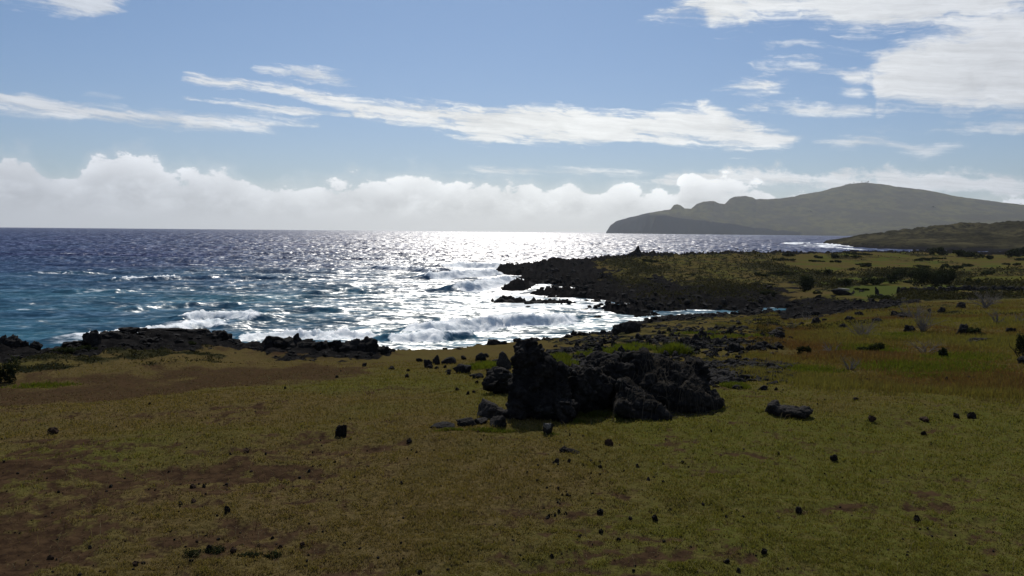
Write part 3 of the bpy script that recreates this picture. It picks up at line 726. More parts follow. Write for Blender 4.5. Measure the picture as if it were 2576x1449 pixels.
for px in np.arange(2050, 3201, 15):
    py = float(np.interp(px, *zip(*TP))); rd = float(np.interp(px, [2050, 2200, 2576, 3200], [1070, 1080, 1130, 1150])); rc = float(np.interp(px, [2050, 2080, 2150, 2250, 3200], [1040, 1000, 830, 740, 700]))
    top = max(EYE - rd * float(dep(px, py)), 0.5) if px > 2066 else -3
    low = min(4.0, top * 0.5)
    cols.append([(500, -6), (rc - 2, -5), (rc + 12, low), ((rc + rd) / 2, low + (top - low) * 0.45), (rd, top), (rd + 120, top * 0.9), (rd + 600, -5), (3000, -6)]); tpx.append(px)
hill = far_land('hill', tpx, cols, M['hill'], RS_T, 620, 2.8, 0.040, lambda X, Y, T, RR, z, px: sst(3.5 - z, 0, 2.5), 'dark scrubby hill by the far bay with a rocky foot', 211)


# ------------------------------------------------------------------ rocks
rng = np.random.default_rng(7); random.seed(7)
def ico(sub):
    bm = bmesh.new(); bmesh.ops.create_icosphere(bm, subdivisions=sub, radius=1.0)
    bm.verts.ensure_lookup_table()
    V = np.array([v.co[:] for v in bm.verts]); F = np.array([[v.index for v in f.verts] for f in bm.faces]); bm.free(); return V, F
ICO = {k: ico(k) for k in (2, 3, 4, 5)}
def rock_vf(seed, sub=4, cuts=11, rough=0.16, flat=0.45, holes=0.0):
    V, F = ICO[sub]; V = V.copy(); g = np.random.default_rng(seed)
    V *= 1 + 0.28 * fb3(V * 0.9 + seed * 3.1, 2, seed)[:, None]
    for _ in range(cuts):
        n = g.normal(size=3); n /= np.linalg.norm(n); d = g.uniform(0.45, 0.85)
        e = np.maximum(0, V @ n - d); V -= n * (e * 0.88)[:, None]
    nn = V / np.linalg.norm(V, axis=1, keepdims=True)
    V += nn * (rough * (fb3(V * 1.9 + seed, 4, seed + 50, 0.6)) + holes * (rd3(V * 2.6 + seed, 3, seed + 90) - 0.4))[:, None]
    V[:, 2] = np.where(V[:, 2] < -flat, -flat + (V[:, 2] + flat) * 0.15, V[:, 2])
    V /= np.abs(V).max(0); V[:, 2] -= V[:, 2].min(); V[:, 2] /= V[:, 2].max()
    return V, F                                   # x, y within -1..1, z 0..1
RME = {}
def rock_mesh(mat, seed, sub=3, **k):
    key = (mat, seed, sub)
    if key not in RME:
        V, F = rock_vf(seed, sub, **k)
        o = mesh_np('rock', V, F, M[mat], sub >= 4); RME[key] = o.data; bpy.data.objects.remove(o)
        RME[key].name = 'rock_shape'
    return RME[key]
def place_rock(name, px, py, wpx, hpx, mat, seed, label, cat='rock', group=None, sub=3, depth=0.9, rz=None, sink=0.12, tilt=0.0, **k):
    """py is the lowest visible line of the rock in the photograph, wpx/hpx its width and height there."""
    x, y, r = pick(px, py)
    w = wpx * r / FPX; h = hpx * r / FPX
    o = bpy.data.objects.new(name, rock_mesh(mat, seed, sub, **k)); COL.objects.link(o)
    a = math.atan2(x, y); dd = 0.5 * w * depth
    x += math.sin(a) * dd * 0.7; y += math.cos(a) * dd * 0.7
    o.location = (x, y, zat(x, y) - h * sink)
    q = rz if rz is not None else random.uniform(-0.35, 0.35) + random.choice([0, math.pi])
    o.rotation_euler = (random.uniform(-0.15, 0.15) + tilt, random.uniform(-0.15, 0.15), -a + q)
    o.scale = (w / 2, dd, h * (1 + sink) * 1.06)
    return tag(o, label, cat, group)

def cells3(p, s):
    # nearest two cell points: distance gap and a random number per cell
    b = np.floor(p).astype(np.int64); f1 = np.full(len(p), 9.0); f2 = f1.copy(); rv = np.zeros(len(p))
    for i in (-1, 0, 1):
        for j in (-1, 0, 1):
            for k in (-1, 0, 1):
                c = b + np.array([i, j, k]); m_ = c & 0x7fffffff
                hh = [(_h(m_[:, 0], m_[:, 1], m_[:, 2], s + t_) & np.uint32(0xffff)) / 65535.0 for t_ in range(4)]
                d = np.sqrt(((c + np.stack(hh[:3], 1) - p)**2).sum(1))
                n1_ = d < f1
                f2 = np.where(n1_, f1, np.minimum(f2, d)); rv = np.where(n1_, hh[3], rv); f1 = np.where(n1_, d, f1)
    return f2 - f1, rv
# the big outcrop: lumps fused into one body, then broken into blocks and roughened
def fused(name, lumps, voxel, mat, loc, rz, seed, amp, label, cat, group=None, crack=0.06):
    Vs, Fs, n = [], [], 0
    for i, (c, s_, sd) in enumerate(lumps):
        V, F = rock_vf(seed * 31 + i + sd, 4, cuts=15, rough=0.07, flat=0.9)
        V = V * np.array([1, 1, 2]) - np.array([0, 0, 1]); g = np.random.default_rng(seed + i)
        a = g.uniform(-0.5, 0.5); ca, sa = math.cos(a), math.sin(a)
        V = V * np.array(s_)
        V = np.stack([V[:, 0] * ca - V[:, 1] * sa, V[:, 0] * sa + V[:, 1] * ca, V[:, 2]], 1) + np.array(c)
        Vs.append(V); Fs.append(F + n); n += len(V)
    o = mesh_np(name, np.concatenate(Vs), np.concatenate(Fs), M[mat], True)
    md = o.modifiers.new('r', 'REMESH'); md.mode = 'VOXEL'; md.voxel_size = voxel; md.use_smooth_shade = True
    me = bpy.data.meshes.new_from_object(o.evaluated_get(bpy.context.evaluated_depsgraph_get()))
    o.modifiers.clear(); old = o.data; o.data = me; bpy.data.meshes.remove(old); me.name = name
    if not me.materials: me.materials.append(M[mat])
    co = np.empty(len(me.vertices) * 3, np.float32); me.vertices.foreach_get('co', co); co = co.reshape(-1, 3)
    no = np.empty(len(me.vertices) * 3, np.float32); me.vertices.foreach_get('normal', no); no = no.reshape(-1, 3)
    p = co.astype(float)
    d = amp * 0.75 * fb3(p * 2.2 + seed, 5, seed, 0.66) + amp * 0.45 * (rd3(p * 5.5 + seed, 3, seed + 7, 0.6) - 0.45)
    for fr, am in ((1.7, 0.62), (4.2, 0.32)):
        gap, rv = cells3(p * fr * np.array([1, 1, 1.25]) + 0.35 * fb3(p * 3.0, 2, seed + 20)[:, None] + seed * 1.7, seed)
        d += am * (amp * 1.3 * (rv - 0.5) - amp * 0.55 * np.exp(-(gap / 0.08)**2))
    d += 0.022 * rd3(p * 13.0 + seed, 3, seed + 17, 0.6) - 0.010
    cr = np.abs(pn3(p * np.array([1.3, 1.3, 2.2]) + seed, seed + 3)); d -= crack * np.exp(-(cr / 0.05)**2)
    co += no * d[:, None]
    me.vertices.foreach_set('co', co.ravel()); me.update()
    o.location = loc; o.rotation_euler = (0, 0, rz)
    return tag(o, label, cat, group)
tx, ty, tr_ = pick(1362, 1066)
ta = math.atan2(tx, ty); fw = np.array([math.sin(ta), math.cos(ta)])
CELLS = 0
U = tr_ / FPX                                     # metres per picture unit at the outcrop
def local(dx, dy): return tx + math.cos(ta) * dx * U + fw[0] * dy, ty - math.sin(ta) * dx * U + fw[1] * dy
z0 = zat(tx, ty)
lx, ly = local(0, 0.75)
# x in picture units from 1362, lifted from the ground in picture units
def lump(x0, x1, b, t, yc, yd, sd=0): return ((0.5 * (x0 + x1) - 1362) * U * (1 + yc * 0.05), yc, 0.5 * (b + t) * U), (0.5 * (x1 - x0) * U * 1.06, yd, 0.5 * (t - b) * U * 1.08), sd
tower = [lump(1268, 1400, -20, 88, 0.0, 0.55, 1), lump(1340, 1447, -20, 70, -0.1, 0.5, 2), lump(1270, 1372, 60, 108, 0.0, 0.5, 3), lump(1284, 1400, 80, 150, 0.05, 0.45, 4), lump(1350, 1442, 30, 118, 0.15, 0.45, 5),
         lump(1284, 1376, 112, 188, 0.1, 0.42, 6), lump(1276, 1350, 90, 165, 0.0, 0.4, 15), lump(1296, 1345, 150, 204, 0.1, 0.26, 7), lump(1322, 1364, 150, 200, 0.1, 0.24, 8), lump(1262, 1350, -20, 60, -0.25, 0.5, 13), lump(1380, 1450, -20, 84, 0.05, 0.5, 14), lump(1352, 1400, 100, 160, 0.2, 0.3, 9), lump(1395, 1436, 80, 132, 0.25, 0.3, 10), lump(1284, 1310, 130, 180, 0.05, 0.25, 12)]
rock_tower = fused('rock_stack', tower, 0.026, 'rock', (lx, ly, z0), -ta, 3, 0.085, 'tall stack of black lava boulders at the seaward end of the outcrop', 'rock', 'rocks of the big outcrop')
slab = [lump(1395, 1500, -20, 112, 0.45, 0.55, 21), lump(1430, 1530, 40, 122, 0.9, 0.5, 22), lump(1425, 1560, -30, 120, 0.75, 0.7, 1), lump(1500, 1640, -30, 122, 1.5, 0.8, 2), lump(1560, 1760, -40, 122, 1.4, 0.9, 3), lump(1560, 1680, -30, 140, 1.9, 0.6, 4), lump(1640, 1816, -30, 120, 1.7, 0.8, 5), lump(1720, 1848, -60, 72, 1.1, 0.65, 6), lump(1680, 1790, -60, 84, 0.9, 0.6, 23),
        lump(1470, 1580, 50, 128, 1.9, 0.5, 8), lump(1640, 1720, 60, 124, 2.2, 0.5, 9), lump(1735, 1806, 40, 126, 1.75, 0.5, 10), lump(1440, 1520, 30, 112, 1.5, 0.5, 11)]
rock_slab = fused('rock_slab', slab, 0.034, 'rock', (lx, ly, z0), -ta, 5, 0.10, 'long wedge of black lava with dead vines, landward half of the outcrop', 'rock', 'rocks of the big outcrop', 0.10)
mound = [lump(1540, 1650, -20, 78, 0.35, 0.5, 1), lump(1560, 1610, 20, 88, 0.5, 0.4, 7), lump(1590, 1690, -20, 60, 0.0, 0.35, 2), lump(1640, 1700, -20, 36, -0.15, 0.25, 3), lump(1560, 1620, -10, 45, -0.1, 0.3, 4)]
fused('rock_mound', mound, 0.028, 'rock', (lx, ly, z0), -ta, 6, 0.08, 'low lava mound draped in dead grass in front of the wedge', 'rock', 'rocks of the big outcrop')
foot = [lump(1395, 1448, -12, 52, -0.45, 0.3, 1), lump(1420, 1452, -12, 40, -0.4, 0.25, 2)]
fused('boulder', foot, 0.022, 'rock', (lx, ly, z0), -ta, 8, 0.05, 'squat black boulder with tufted top at the foot of the stack', 'boulder', 'rocks of the big outcrop')
block = [lump(1212, 1262, 70, 118, 0.9, 0.4, 1), lump(1235, 1300, 62, 128, 1.0, 0.5, 2), lump(1225, 1290, 90, 132, 1.2, 0.4, 3)]
bx_, by_, br_ = pick(1250, 992)
zb = zat(bx_, by_)
block = [((c[0] + (1362 - 1250) * U, c[1] - 0.7, c[2] - 66 * U), s_, sd) for c, s_, sd in block]
block = [((c[0] * br_ / tr_, c[1], c[2] * br_ / tr_), (s_[0] * br_ / tr_, s_[1], s_[2] * br_ / tr_), sd) for c, s_, sd in block]
fused('boulder', block, 0.026, 'rock_grey', (bx_, by_, zb), -math.atan2(bx_, by_), 9, 0.06, 'broad black block with an undercut corner beside the lava stack', 'boulder', 'rocks of the big outcrop')
place_rock('boulder', 1269, 930, 40, 42, 'rock_grey', 71, 'upright rounded boulder standing behind the undercut block', 'boulder', 'rocks of the big outcrop', 4, depth=0.8)
place_rock('boulder', 1234, 1053, 88, 46, 'rock_grey', 72, 'grey split boulder lying on the grass beside the stack', 'boulder', 'rocks of the big outcrop', 5, depth=0.8, holes=0.06)
place_rock('boulder', 1256, 1076, 50, 26, 'rock_grey', 73, 'small grey boulder wedged between split boulder and stack', 'boulder', 'rocks of the big outcrop', 4)
place_rock('flat_rock', 1172, 1076, 58, 22, 'rock_grey', 74, 'low grey rock with pitted top in the row on the grass', 'rock', 'rocks of the big outcrop', 4, holes=0.08)
place_rock('flat_rock', 1112, 1080, 74, 12, 'rock', 75, 'flat dark rock barely rising from the grass at the row end', 'rock', 'rocks of the big outcrop', 4)
place_rock('flat_rock', 1210, 1072, 44, 12, 'rock_grey', 76, 'narrow flat rock between pitted rock and small grey boulder', 'rock', 'rocks of the big outcrop', 4)
place_rock('boulder', 1378, 1092, 32, 30, 'rock', 77, 'dark stone with pale lichen face leaning in the stack shadow', 'boulder', 'rocks of the big outcrop', 4, depth=0.8, tilt=0.3)
bpy.context.view_layer.update()
sp = COL.objects[-1]; sp.data = sp.data.copy(); sp.data.materials.clear(); sp.data.materials.append(M['rock']); sp.data.materials.append(M['stone_pale'])
for f in sp.data.polygons:
    if f.center.z > 0.62 and f.center.x < 0.5: f.material_index = 1

sx_, sy_, sr_ = pick(1984, 1048); u_ = sr_ / FPX
sl = [((0, 0.15, 9 * u_), (56 * u_, 0.34, 17 * u_), 1), ((-34 * u_, 0.2, 20 * u_), (23 * u_, 0.26, 17 * u_), 2), ((28 * u_, 0.18, 14 * u_), (27 * u_, 0.3, 14 * u_), 3)]
fused('rock_slab', sl, 0.02, 'rock_grey', (sx_, sy_, zat(sx_, sy_) - 0.02), -math.atan2(sx_, sy_), 12, 0.03, 'long grey slab of rock lying alone on the lawn', 'rock', None, 0.03)
# single stones that stand apart on the grass
SOLO = [
 (855, 1099, 33, 30, 'stone', 101, 'black rounded stone standing alone on the open lawn', 4),
 (2096, 1163, 24, 16, 'stone', 103, 'angular black stone on the grass below the long grey slab', 3),
 (2008, 1288, 22, 18, 'stone', 104, 'round black stone on green grass, paired across from a darker one', 3),
 (2309, 1316, 24, 22, 'stone', 105, 'egg shaped black stone low on the green lawn', 3),
 (2448, 1050, 28, 17, 'stone', 106, 'peaked dark stone on the lawn near the tall red grass', 3),
 (2405, 1047, 20, 12, 'stone', 107, 'blunt dark stone just beside the peaked one', 3),
 (2324, 1102, 17, 12, 'stone', 108, 'small brown stone alone on the sunlit lawn', 3),
 (2192, 1063, 26, 14, 'stone_brown', 109, 'brown clod lying in a worn hollow of the lawn', 3),
 (2326, 1060, 28, 11, 'stone_brown', 110, 'flattened brown clod among bare patches of the lawn', 3),
 (1420, 1138, 40, 12, 'stone', 111, 'flat pale edged stone of the pair below the outcrop', 4),
 (1443, 1146, 48, 13, 'stone', 112, 'flat darker stone overlapping in the pair below the outcrop', 4),
 (1531, 1124, 28, 18, 'stone_brown', 113, 'reddish brown clod on bare soil below the outcrop', 3),
 (1509, 1294, 22, 15, 'stone', 114, 'black stone with a flat top low on the lawn', 3),
 (1648, 1308, 18, 17, 'stone', 115, 'pointed black stone on the lowest part of the lawn', 3),
 (1511, 1340, 16, 15, 'stone', 116, 'dark wedge shaped stone below the flat topped one', 3),
 (1031, 1116, 21, 11, 'stone', 117, 'dark flat stone on brown grass between lone stone and outcrop', 3),
 (1010, 1210, 13, 10, 'stone', 118, 'small peaked stone on brown lawn below the dark flat stone', 3),
 (1056, 1445, 18, 15, 'stone', 119, 'black stone at the very lowest edge of the view', 3),
 (917, 921, 14, 10, 'stone', 120, 'squarish stone on dry grass, first of three in a loose line', 3),
 (986, 930, 22, 9, 'stone', 121, 'long low stone on dry grass, second of three in a line', 3),
 (1026, 936, 15, 8, 'stone', 122, 'small low stone on dry grass, third of three in a line', 3),
 (1129, 944, 15, 13, 'stone', 123, 'peaked stone on the lawn below the cluster by the grass tuft', 3),
 (1936, 932, 44, 20, 'rock', 124, 'humped black rock at the border of lawn and tall grass', 4),
 (1920, 1397, 16, 14, 'stone', 125, 'black stone near the bottom edge, upper of two close together', 3),
 (1829, 1418, 20, 11, 'stone', 126, 'flat black stone near the bottom edge, lower of the two', 3),
 (2380, 962, 12, 13, 'stone', 127, 'small upright black stone at the foot of the red grass', 3),
 (2440, 958, 22, 9, 'stone', 128, 'low black stone at the foot of the red grass', 3),
 (2184, 960, 16, 8, 'stone_brown', 129, 'brown stone in straw at the tall grass border', 3),
 (133, 1094, 28, 16, 'stone_brown', 130, 'dark clod sunk in the worn grass, far out on the slope', 3),
]
for px, py, w, h_, mt, sd, lb, sub in SOLO:
    place_rock('stone' if w < 60 else 'rock_slab', px, py, w * (0.86 if sd > 101 else 1), h_ * (0.86 if sd > 101 else 1), mt, sd, lb, 'stone' if w < 60 else 'rock', None, sub, rough=0.2, sink=0.28)
# measured scatter of small stones: (x, y, width)
def c8(a): return [(x / 2.926 + 880.5, y / 2.926 + 1037.7, w / 2.926) for x, y, w in a]
def c9(a): return [(x / 2.866 + 1698, y / 2.866 + 943.4, w / 2.866) for x, y, w in a]
def c7(a): return [(x / 2.866, y / 2.866 + 943.4, w / 2.866) for x, y, w in a]
def c6(a): return [(x / 3.724 + 629, y / 3.724 + 629, w / 3.724) for x, y, w in a]
g1 = c8([(1375,512,30),(1447,560,26),(1535,555,24),(1565,605,22),(1600,605,32),(1618,612,20),(1530,655,22),(1425,703,24),(1315,757,26),(1465,755,30),(1455,775,32),(1508,755,24),(1540,735,30),(1585,745,30),(2067,780,38),(1685,918,30),(1972,945,46),(1490,1055,34),(1558,1040,22),
         (1385,398,24),(1305,453,18),(1462,435,20),(1520,365,44),(1500,385,24),(1530,397,22),(1610,368,32),(1715,388,26),(1775,353,24),(1797,375,28),(1840,385,34),(2018,430,24),(2115,390,32),(2445,365,30),(1838,460,22),(1775,457,16),(1770,488,16),(1885,492,16),(2200,493,34),(2307,520,26),(2390,675,22),(2358,695,22),(1600,500,12),(1540,445,10)])
g2 = c8([(490,290,22),(70,990,32),(572,1195,20),(1618,162,16),(1718,175,18),(1545,225,22),(620,270,14),(950,272,14),(1000,520,8),(1088,590,8),(518,465,14),(125,268,14),(420,350,14),(960,195,24),(940,140,20),(985,165,14),(890,205,10),(1230,190,12),(1520,218,10),(1440,262,10),(750,1128,24),(350,1055,14),(350,1105,12),(785,1062,12),(700,1040,12),(420,1028,12),(290,70,10),(740,165,8)])
g3 = c9([(645,1287,40),(455,1405,40),(745,570,26),(1190,942,20),(780,768,18),(1165,795,18),(1133,820,12),(2028,46,22),(727,100,30),(1300,170,40),(340,970,28),(405,983,24),(450,970,26),(372,1018,24),(205,928,26),(52,625,28),(262,395,18),(35,1232,18),(1920,1020,10),(880,970,10),(50,452,10),(1065,1312,10),(2020,1150,14),(810,1105,14),(655,905,14)])
g4 = c7([(1775,540,50),(1085,212,24),(1810,675,26),(2230,690,30),(1395,790,50),(1470,785,30),(1435,775,20),(1215,683,18),(1420,1190,26),(1380,1325,40),(1150,565,12),(2170,368,12),(1120,840,20),(2410,630,24),(2310,655,22),(1915,572,18),(2010,1235,50),(2330,1120,24),(985,1365,45),(1500,1250,50),(1680,1275,46),(1640,980,60),(1400,905,40),(1300,920,30),(2180,1215,40),(2480,1200,30),(430,293,10),(2255,540,14),(2155,520,10),(1660,575,22),(1865,1215,34),(1960,1165,30),(2380,560,12),(800,790,26),(660,675,14),(425,840,22),(30,630,18),(650,1225,30),(365,1300,44)])
g5 = c6([(850,1140,16),(810,1185,40),(1470,1170,44),(2045,1345,45),(2100,1330,40),(1940,1306,50),(1050,1255,14),(1160,1328,12),(540,1325,12),(780,1335,10),(1270,1215,10),(1635,1285,12),(1880,1232,14),(1880,1335,14),(2120,1235,40),(820,1362,12),(120,1288,12),(660,1345,12),(325,1290,26),(170,1300,10),(1780,1148,18),(1890,1225,12),(1075,1222,10),(1700,1300,12)])
def scatter(pts, label, group, mats=('stone',)):
    for i, (px, py, w) in enumerate(pts):
        hh = w * random.uniform(0.55, 0.85)
        place_rock('stone', px, py + hh * 0.5, w, hh, mats[i % len(mats)], 140 + i % 9, label, 'stone', group, 3 if w > 9 else 2, sink=random.uniform(0.2, 0.5), depth=random.uniform(0.6, 1.2))
scatter(g1, 'small black stone in the loose scatter straight below the outcrop', 'stones scattered below the outcrop')
scatter(g2, 'small dark stone on the brown lawn between outcrop and bottom edge', 'stones on the middle lawn', ('stone', 'stone', 'stone_brown'))
scatter(g3, 'small dark stone scattered over the greenest part of the lawn', 'stones on the green lawn')
scatter(g4, 'small dark stone or clod on worn brown ground seaward of the lone stone', 'stones on the worn lawn', ('stone_brown', 'stone'))
scatter(g5, 'small dark stone on the short grass seaward of the outcrop', 'stones seaward of the outcrop')
# crumbs of lava and droppings too small to count
Vc, Fc, n = [], [], 0
V1, F1 = rock_vf(181, 2)
for i in range(1000):
    px = random.uniform(-150, 2750); py = 950 + 520 * random.random() ** 1.3
    x, y, r = pick(px, py) if i < 0 else (0, 0, 0)
    t_ = float(theta(px, 1200)); r = 4.0 / max(0.13, (py - 581) / FPX) if py > 1090 else 4.3 / ((py - 581) / FPX)
    x, y = r * math.sin(t_), r * math.cos(t_)
    s_ = random.uniform(0.008, 0.022) * (1.5 if random.random() < 0.1 else 1)
    a = random.uniform(0, 6.28); Q = V1 * np.array([s_, s_ * random.uniform(0.6, 1), s_ * 1.1])
    Q = np.stack([Q[:, 0] * math.cos(a) - Q[:, 1] * math.sin(a) + x, Q[:, 0] * math.sin(a) + Q[:, 1] * math.cos(a) + y, Q[:, 2]], 1)
    Vc.append(Q); Fc.append(F1 + n); n += len(Q)
Vc = np.concatenate(Vc); cz = ground_z(Vc[::len(V1), 0], Vc[::len(V1), 1]); Vc[:, 2] += np.repeat(cz, len(V1)) - 0.004
tag(mesh_np('pebbles', Vc, np.concatenate(Fc), M['stone'], False), 'crumbs of dark lava strewn through the short grass', 'pebbles', kind='stuff')

# cluster of boulders behind the outcrop's seaward end
CL = [(1590,1040,70,40),(1665,1075,100,80),(1745,1055,80,90),(1860,1050,150,70),(1985,1130,190,85),(2155,1015,120,85),(2000,1010,60,45),(1860,1130,90,30),(1745,1112,50,30),(1825,1100,34,34),(1680,1108,70,40),(2140,1190,130,45),(2240,1145,70,50),(1860,1172,50,38),(2090,1180,70,30),(2300,1040,90,40),(2210,1000,60,35)]
for i, (x, y, w) in enumerate(c6([(a, b, c) for a, b, c, d in CL])):
    h_ = CL[i][3]
    place_rock('boulder', x, c6([(0, CL[i][1] + CL[i][3] * 0.3, 1)])[0][1], w, CL[i][3] / 3.724, 'rock', 160 + i, 'dark boulder of the cluster round the bright grass tuft' if i not in (4, 5) else ('broad low boulder, largest of the cluster by the grass tuft' if i == 4 else 'pointed boulder leaning out of the cluster by the grass tuft'), 'boulder', 'boulders in the cluster by the grass tuft', 4)
# rubble field between the outcrop and the inlet
pts = []
for i in range(240):
    while True:
        px = random.uniform(1360, 1985); py = random.uniform(815, 915)
        lo = np.interp(px, [1360, 1550, 1800, 1985], [868, 850, 820, 815]); hi = np.interp(px, [1360, 1500, 1700, 1860, 1985], [905, 915, 905, 905, 868])
        dens = math.exp(-((px - 1810) / 170)**2 - ((py - 872) / 34)**2) + 0.6 * math.exp(-((px - 1530) / 120)**2 - ((py - 897) / 16)**2) + 0.25
        if lo < py < hi and random.random() < dens: break
    pts.append((px, py))
for i, (px, py) in enumerate(pts):
    w = random.uniform(9, 24) * (1.7 if random.random() < 0.13 else 1) * np.interp(py, [815, 915], [0.65, 1.1])
    place_rock('boulder', px, py, w, w * random.uniform(0.4, 0.7), 'rock', 180 + i % 12, 'black lava boulder in the rubble field between outcrop and inlet', 'boulder', 'boulders of the rubble field', 4, depth=1.1, sink=0.35, rough=0.32, holes=0.16)
def scatter_stuff(n, p0, p1, r0, r1, mask, size, flat, name, label, cat):
    V1, F1 = rock_vf(191, 2, rough=0.3, holes=0.15); V2, F2 = ICO[2]; Vs, Fs, m_ = [], [], 0
    vv = [rock_vf(191 + k, 2, rough=0.3, holes=0.2)[0] for k in range(5)]
    x, y, r = fan_points(n, p0, p1, r0, r1, 1.0)
    k = rng.uniform(0, 1, n) < mask(x, y, r); x, y, r = x[k], y[k], r[k]; z = ground_z(x, y); k = z > -0.25; x, y, r, z = x[k], y[k], r[k], z[k]
    for i in range(len(x)):
        w = size * random.uniform(0.45, 1.2) * (1.6 if random.random() < 0.08 else 1) * (0.6 + r[i] / 260); a = random.uniform(0, 6.28); Q = vv[i % 5]
        c, d = math.cos(a), math.sin(a)
        Vs.append(np.stack([(Q[:, 0] * c - Q[:, 1] * d) * w + x[i], (Q[:, 0] * d + Q[:, 1] * c) * w * 0.8 + y[i], (Q[:, 2] - 0.3) * w * flat * random.uniform(0.7, 1.3) + z[i]], 1)); Fs.append(ICO[2][1] + m_); m_ += len(Q)
    o = mesh_np(name, np.concatenate(Vs), np.concatenate(Fs), M['rock'], False); print(name, len(x))
    return tag(o, label, cat, kind='stuff')
def fan_points(n, p0, p1, r0, r1, power=1.0):
    th = rng.uniform(float(theta(p0, 1000)), float(theta(p1, 1000)), n)
    u = rng.uniform(0, 1, n); r = 1 / (1 / r0 + (1 / r1 - 1 / r0) * u) if power == 1.0 else r0 * (r1 / r0)**u
    return r * np.sin(th), r * np.cos(th), r
scatter_stuff(3600, 1260, 2330, 84, 290, lambda x, y, r: zones(x, y)[0] * 0.8 * (r < 215), 0.42, 0.8, 'rubble', 'broken lava rubble covering the low shore', 'rubble')
scatter_stuff(2600, -40, 1000, 40, 52, lambda x, y, r: zones(x, y)[0] * 0.32, 0.18, 0.7, 'rubble', 'broken lava rubble on the seaward rim', 'rubble')
def fm(x, y, r):
    z_ = zones(x, y); return np.clip(z_[5] * (0.05 + 1.5 * np.maximum(0, fb2(x * 0.25, y * 0.12, 4, 611)) * 1.7), 0, 1)
scatter_stuff(9000, 1340, 2000, 24, 104, fm, 0.24, 0.8, 'rubble', 'small broken lava between the boulders of the rubble field', 'rubble')
# rocks standing in the tall grass of the slope
def c3(x, y, w, h_): return x / 3.737 + 1887, (y + h_ * 0.5) / 3.737 + 597.5, w / 3.737, h_ / 3.737
SLOPE = [((1990,870,185,115), 'largest black rock in the red grass, hollow under its front'), ((610,790,120,70), 'sharp topped black rock at the start of the red slope'), ((245,900,180,70), 'wide black rock above the green hollow, next to bent grass'),
 ((85,1025,150,70), 'double black rock on the yellow grass near the rubble'), ((310,1000,60,50), 'small knob of black rock beside the double rock'), ((265,1032,110,40), 'low black rock between knob and yellow grass'),
 ((185,1215,120,65), 'hump of black rock nearest the lawn on the slope'), ((1980,640,95,60), 'rounded dark rock high on the slope like a small mound'), ((1800,680,75,55), 'jagged dark rock high on the slope beside the rounded one'),
 ((1020,715,90,50), 'dark rock in grey brush, upper slope'), ((1360,720,90,50), 'blocky dark rock upper slope, one of two touching'), ((1440,735,110,50), 'leaning dark rock upper slope, touching the blocky one'),
 ((1195,775,110,40), 'low dark rock under the two touching rocks'), ((1510,860,135,70), 'arched black rock with shadow hollow by dead branches'), ((875,835,95,60), 'black rock half hidden by the grey dead shrub'),
 ((820,910,80,40), 'small black rock at the foot of the grey dead shrub'), ((2460,885,95,60), 'brown lichened rock high near the dark bush'), ((2170,965,260,40), 'long low ridge of dark stone in the red grass'), ((2030,538,120,28), 'flat dark rock on the skyline of the slope'), ((2560,1160,110,70), 'black rock beneath the dark bush at the slope end'),
 ((1690,690,40,30), 'tiny dark rock on the upper slope'), ((930,760,130,50), 'rough dark rock above the grey dead shrub'), ((700,770,60,30), 'small dark rock beside the sharp topped one'), ((480,815,60,30), 'small dark rock below the wide black one')]
for i, (q, lb) in enumerate(SLOPE):
    px, py, w, h_ = c3(*q)
    place_rock('rock', px, py, w * 0.92, h_ * 0.88, 'rock', 210 + i, lb, 'rock', 'rocks in the tall grass', 4, depth=0.9, sink=0.25, rough=0.28, holes=0.12)
# lava heads along the near rim
RIM = [(6, 872, 34, 22), (34, 876, 56, 22), (62, 880, 40, 14), (86, 882, 34, 16), (140, 878, 60, 8), (190, 876, 60, 10), (238, 868, 46, 24), (276, 856, 70, 16), (330, 842, 90, 12), (420, 838, 110, 9), (500, 842, 70, 10), (552, 856, 66, 20), (585, 864, 40, 10),
       (684, 874, 62, 26), (724, 878, 84, 24), (768, 882, 70, 16), (806, 884, 76, 18), (846, 886, 54, 22), (884, 888, 90, 30), (918, 888, 64, 36), (950, 888, 40, 16), (968, 890, 36, 20), (745, 874, 40, 24), (986, 886, 20, 6),
       (1120, 881, 16, 6), (1156, 879, 18, 5), (1240, 868, 56, 14), (1268, 866, 30, 8), (1304, 861, 34, 11), (1346, 857, 50, 8), (1390, 852, 44, 10), (1428, 849, 30, 8), (1442, 846, 22, 14), (1470, 845, 44, 9), (1500, 843, 30, 8), (1516, 842, 20, 12), (1540, 843, 40, 7)]
for i, (px, py, w, h_) in enumerate(RIM):
    lb = ('black lava head on the shore rim beside breaking waves' if px < 640 else 'black lava boulder of the ragged shore group before the surf' if px < 1000 else 'dark rock on the thin grassy rim above the bay')
    place_rock('shore_rock', px, py, w, h_, 'rock', 240 + i % 14, lb, 'rock', 'lava heads on the shore rim' if px < 640 else 'ragged shore group' if px < 1000 else 'rocks on the rim above the bay', 4, depth=0.8, sink=0.45, holes=0.14, rough=0.3)
def hero(px, py, w, h_, sd, lb): place_rock('shore_rock', px, py, w, h_, 'rock', sd, lb, 'rock', None, 4, depth=1.0, sink=0.2, holes=0.08)
hero(90, 868, 24, 15, 261, 'knobbed lava head sticking up from the shore rim')
hero(1558, 842, 34, 27, 262, 'square cornered lava block above the inlet mouth')
hero(1592, 838, 50, 30, 263, 'stepped lava ledge behind the square block')
